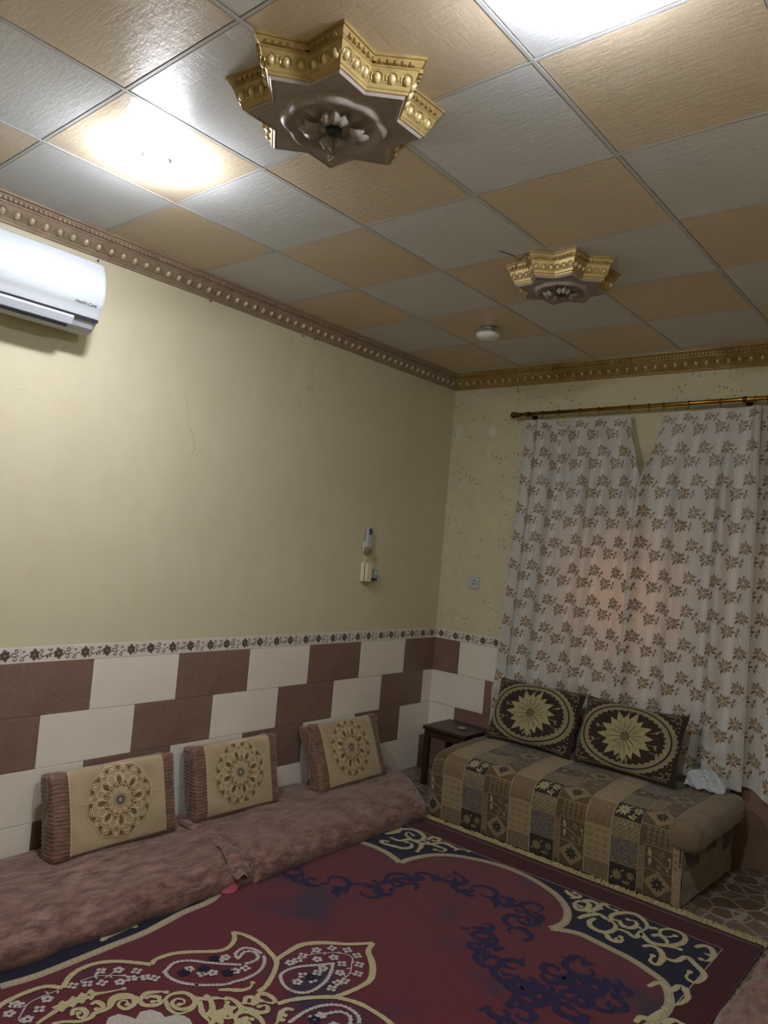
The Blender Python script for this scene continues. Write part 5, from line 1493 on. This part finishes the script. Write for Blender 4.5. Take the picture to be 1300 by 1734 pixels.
tag(D2.lay(es, 0.002, 'woven_leaves', M['sofa_leaf'], epo), kind='stuff')
fs_ = lambda u, v: Vector((2.108+0.042*u, -0.846, 0.012+0.30*v))-SO
D3.rect(0.05, 0.95, 0.0, 0.93, 0.2)
tag(D3.lay(fs_, 0.0006, 'beige_stripe', M['sofa_beige'], epo), kind='stuff')
D3 = Deco()
for v in (0.30, 0.42, 0.54, 0.66, 0.78, 0.92): D3.ribbon([(0.05, v), (0.95, v)], 0.012, smooth=False)
for u in (0.06, 0.94): D3.ribbon([(u, 0.3), (u, 0.95)], 0.05, smooth=False)
tag(D3.lay(fs_, 0.0014, 'woven_lines', M['sofa_line'], epo), kind='stuff')

# ================================================================= SOFA CUSHIONS
M['cush_dark'] = weave('dark_brown_chenille', '33241c', '281b15', 90)
M['cush_tan'] = weave('tan_chenille', '908463', '7b7052', 120)
M['cush_black'] = simple('black_chenille', '120d0a', rough=0.8)
M['cush_gold'] = weave('gold_chenille_flower', 'a0966f', '8a815c', 120)
M['cush_green'] = weave('green_grey_chenille', '77764f', '5f6045', 160)
def oval_cushion(label, loc, rz, lean, w, h, t, seed):
    root = empty('cushion', loc, rz); tag(root, label, 'cushion', 'oval-patterned cushions on the sofa')
    cl, sl = cos(lean), sin(lean)
    def S(u, v, side=-1):
        """u, v in -1..1"""
        th = t/2*(max(0, (1-abs(u)**3.2))*max(0, (1-abs(v)**3.2)))**0.42
        pin = 1-0.05*(1-abs(v)**2)*abs(u)**4; piv = 1-0.055*(1-abs(u)**2)*abs(v)**4
        x = w/2*u*pin; z = h/2*v*piv+h/2; y = side*(th+0.004*nz(u*3+seed, v*3)*(1-abs(u))*(1-abs(v)))
        z += 0.010*nz(u*1.5, seed)
        return Vector((x, y*cl+z*sl, z*cl-y*sl))
    m = MB(); n = 34
    g = [math.sin(pi/2*(2*i/n-1))*0.5+(2*i/n-1)*0.5 for i in range(n+1)]
    for side in (-1, 1):
        b = len(m.v)
        for i in range(n+1):
            for j in range(n+1): m.v.append(tuple(S(g[i], g[j], side)))
        for i in range(n):
            for j in range(n):
                a = b+i*(n+1)+j; q = (a, a+n+1, a+n+2, a+1); m.f.append(q if side < 0 else q[::-1])
    m.build('cover', M['cush_dark'], root, smooth=True, weld=True)
    pip = MB(); ed = [(-1+2*k/20, -1) for k in range(20)]+[(1, -1+2*k/14) for k in range(14)]+[(1-2*k/20, 1) for k in range(20)]+[(-1, 1-2*k/14) for k in range(14)]
    pip.tube([S(a, b) for a, b in ed], 0.005, 6, closed=True); pip.build('piping', M['cush_dark'], root, smooth=True)
    surf = lambda x, z: S(x/(w/2), z/(h/2))
    ax, az = w*0.478, h*0.485
    T, K, Fg, G, Dk = Deco(), Deco(), Deco(), Deco(), Deco()
    saw = lambda n, amp: (lambda a: 1+amp*abs(sin(n*a/2)))
    T.annulus(0, 0, 0.925, saw(44, 0.045), 168, ax, az, 2)
    K.annulus(0, 0, 0.895, 0.93, 96, ax, az)
    T.annulus(0, 0, lambda a: 0.75+0.06*abs(sin(36*a/2)), 0.897, 132, ax, az, 3)
    # chrysanthemum
    R = h*0.36
    for ring, (k, r0, r1, wd) in enumerate(((16, 0.22, 0.98, 0.33), (13, 0.18, 0.76, 0.27), (10, 0.12, 0.48, 0.2))):
        for q in range(k):
            a = 2*pi*(q+0.5*(ring % 2))/k+0.1; st = 1.18-0.18*abs(sin(a)); rr = R*r1*(1+0.10*sin(q*2.7))*st
            Fg.leaf(R*r0*cos(a), R*r0*sin(a), rr*cos(a), rr*sin(a), R*wd, 0.02, 5)
            Dk.ribbon([(R*r0*1.4*cos(a+0.10), R*r0*1.4*sin(a+0.10)), (rr*0.66*cos(a+0.09), rr*0.66*sin(a+0.09))], 0.0022, step=0.012, smooth=False)
    G.blob(0, 0, R*0.21, 14, 2)
    for q in range(7): a = q*2*pi/7; Fg2 = Fg; K.annulus(R*0.12*cos(a), R*0.12*sin(a), R*0.045, R*0.060, 8)
    # sprigs round the flower
    for sx, sz, a in ((-0.62, -0.30, 2.6), (-0.58, 0.16, 2.9), (0.60, 0.28, 0.9), (0.66, -0.34, -0.5), (-0.05, -0.62, -1.8), (0.10, -0.64, -1.2), (-0.02, 0.63, 1.7), (0.60, -0.10, -1.0)):
        x, z = sx*ax, sz*az; L = 0.030
        T.ribbon([(x*0.80, z*0.86), (x*0.93+0.006*cos(a+1), z*0.93+0.006*sin(a+1)), (x, z)], 0.0035, step=0.01)
        T.leaf(x, z, x+L*0.8*cos(a), z+L*0.8*sin(a), 0.013, 0.1, 4); T.leaf(x, z, x+L*0.6*cos(a+1.3), z+L*0.6*sin(a+1.3), 0.010, 0.1, 4)
    # corner scrolls and dots
    for sx in (-1, 1):
        for sz in (-1, 1):
            x, z = sx*w*0.455, sz*h*0.42
            for r0, o in ((0.024, 0.0), (0.017, 0.03)):
                T.ribbon([(x-sx*(o+0.055), z+sz*0.008), (x-sx*(o+0.02), z+sz*0.012), (x-sx*(o-0.002), z-sz*0.002), (x-sx*(o+0.006), z-sz*r0), (x-sx*(o+0.020), z-sz*(r0-0.006))], 0.005, step=0.008)
            for k in range(6): T.blob(sx*(w*0.462+0.002), sz*(h*0.05+0.024*k), 0.0045, 6)
            for k in range(3): T.blob(sx*(w*0.435), sz*(h*0.16+0.026*k+0.02), 0.004, 6)
    T.ribbon([(-w*0.44, -h*0.475), (0.0, -h*0.482), (w*0.44, -h*0.475)], 0.004, step=0.02)
    T.ribbon([(-w*0.44, h*0.475), (0.0, h*0.482), (w*0.44, h*0.475)], 0.003, step=0.02)
    for D_, off, nm, mt in ((T, 0.0016, 'oval_border_weave', 'cush_tan'), (K, 0.0024, 'black_oval_line', 'cush_black'), (Fg, 0.0022, 'chrysanthemum_weave', 'cush_gold'), (Dk, 0.0034, 'petal_lines', 'cush_dark'), (G, 0.0030, 'flower_heart', 'cush_green')):
        tag(D_.lay(surf, off, nm, M[mt], root), kind='stuff')
    if G: tag(K.lay(surf, 0.0036, 'heart_rings', M['cush_black'], root), kind='stuff')
oval_cushion('dark brown cushion with an oval chrysanthemum, left one on the sofa', (1.016, -0.355, 0.424), 0.0, OLEAN, 0.595, 0.395, 0.125, 1)
oval_cushion('dark brown cushion with an oval chrysanthemum, right one on the sofa', (1.632, -0.365, 0.424), -0.03, OLEAN, 0.605, 0.392, 0.125, 2)

# crumpled white net at the curtain foot
def net(u, v):
    x = 1.955+0.21*u; z = 0.432+0.095*(v**0.8)*(0.25+0.75*sin(pi*(0.15+0.8*u))); y = -0.285+0.06*v+0.015*sin(u*14+v*5)
    return (x, y+0.012*nz(u*6, v*6, 4), z+0.012*nz(u*7, v*5))
def net_mat():
    t = NT('white_net')
    h = t.math('MAXIMUM', t.wave(70, None, 0, 'X'), t.wave(70, None, 0, 'Z'))
    t.color(t.mix(t.ramp(h, [(0.5, 0.0), (0.9, 1.0)]), '7c8286', 'c4c8ca')).set(rough=0.6, sheen=0.2).bump(h, 0.3, 0.002); return t.m
M['net'] = net_mat()
o = MB().grid(net, 40, 24).build('net_curtain', M['net'], None, smooth=True)
tag(o, 'crumpled bit of white net curtain lying on the sofa end behind the right cushion', 'net curtain')
md = o.modifiers.new('thickness', 'SOLIDIFY'); md.thickness = 0.0015
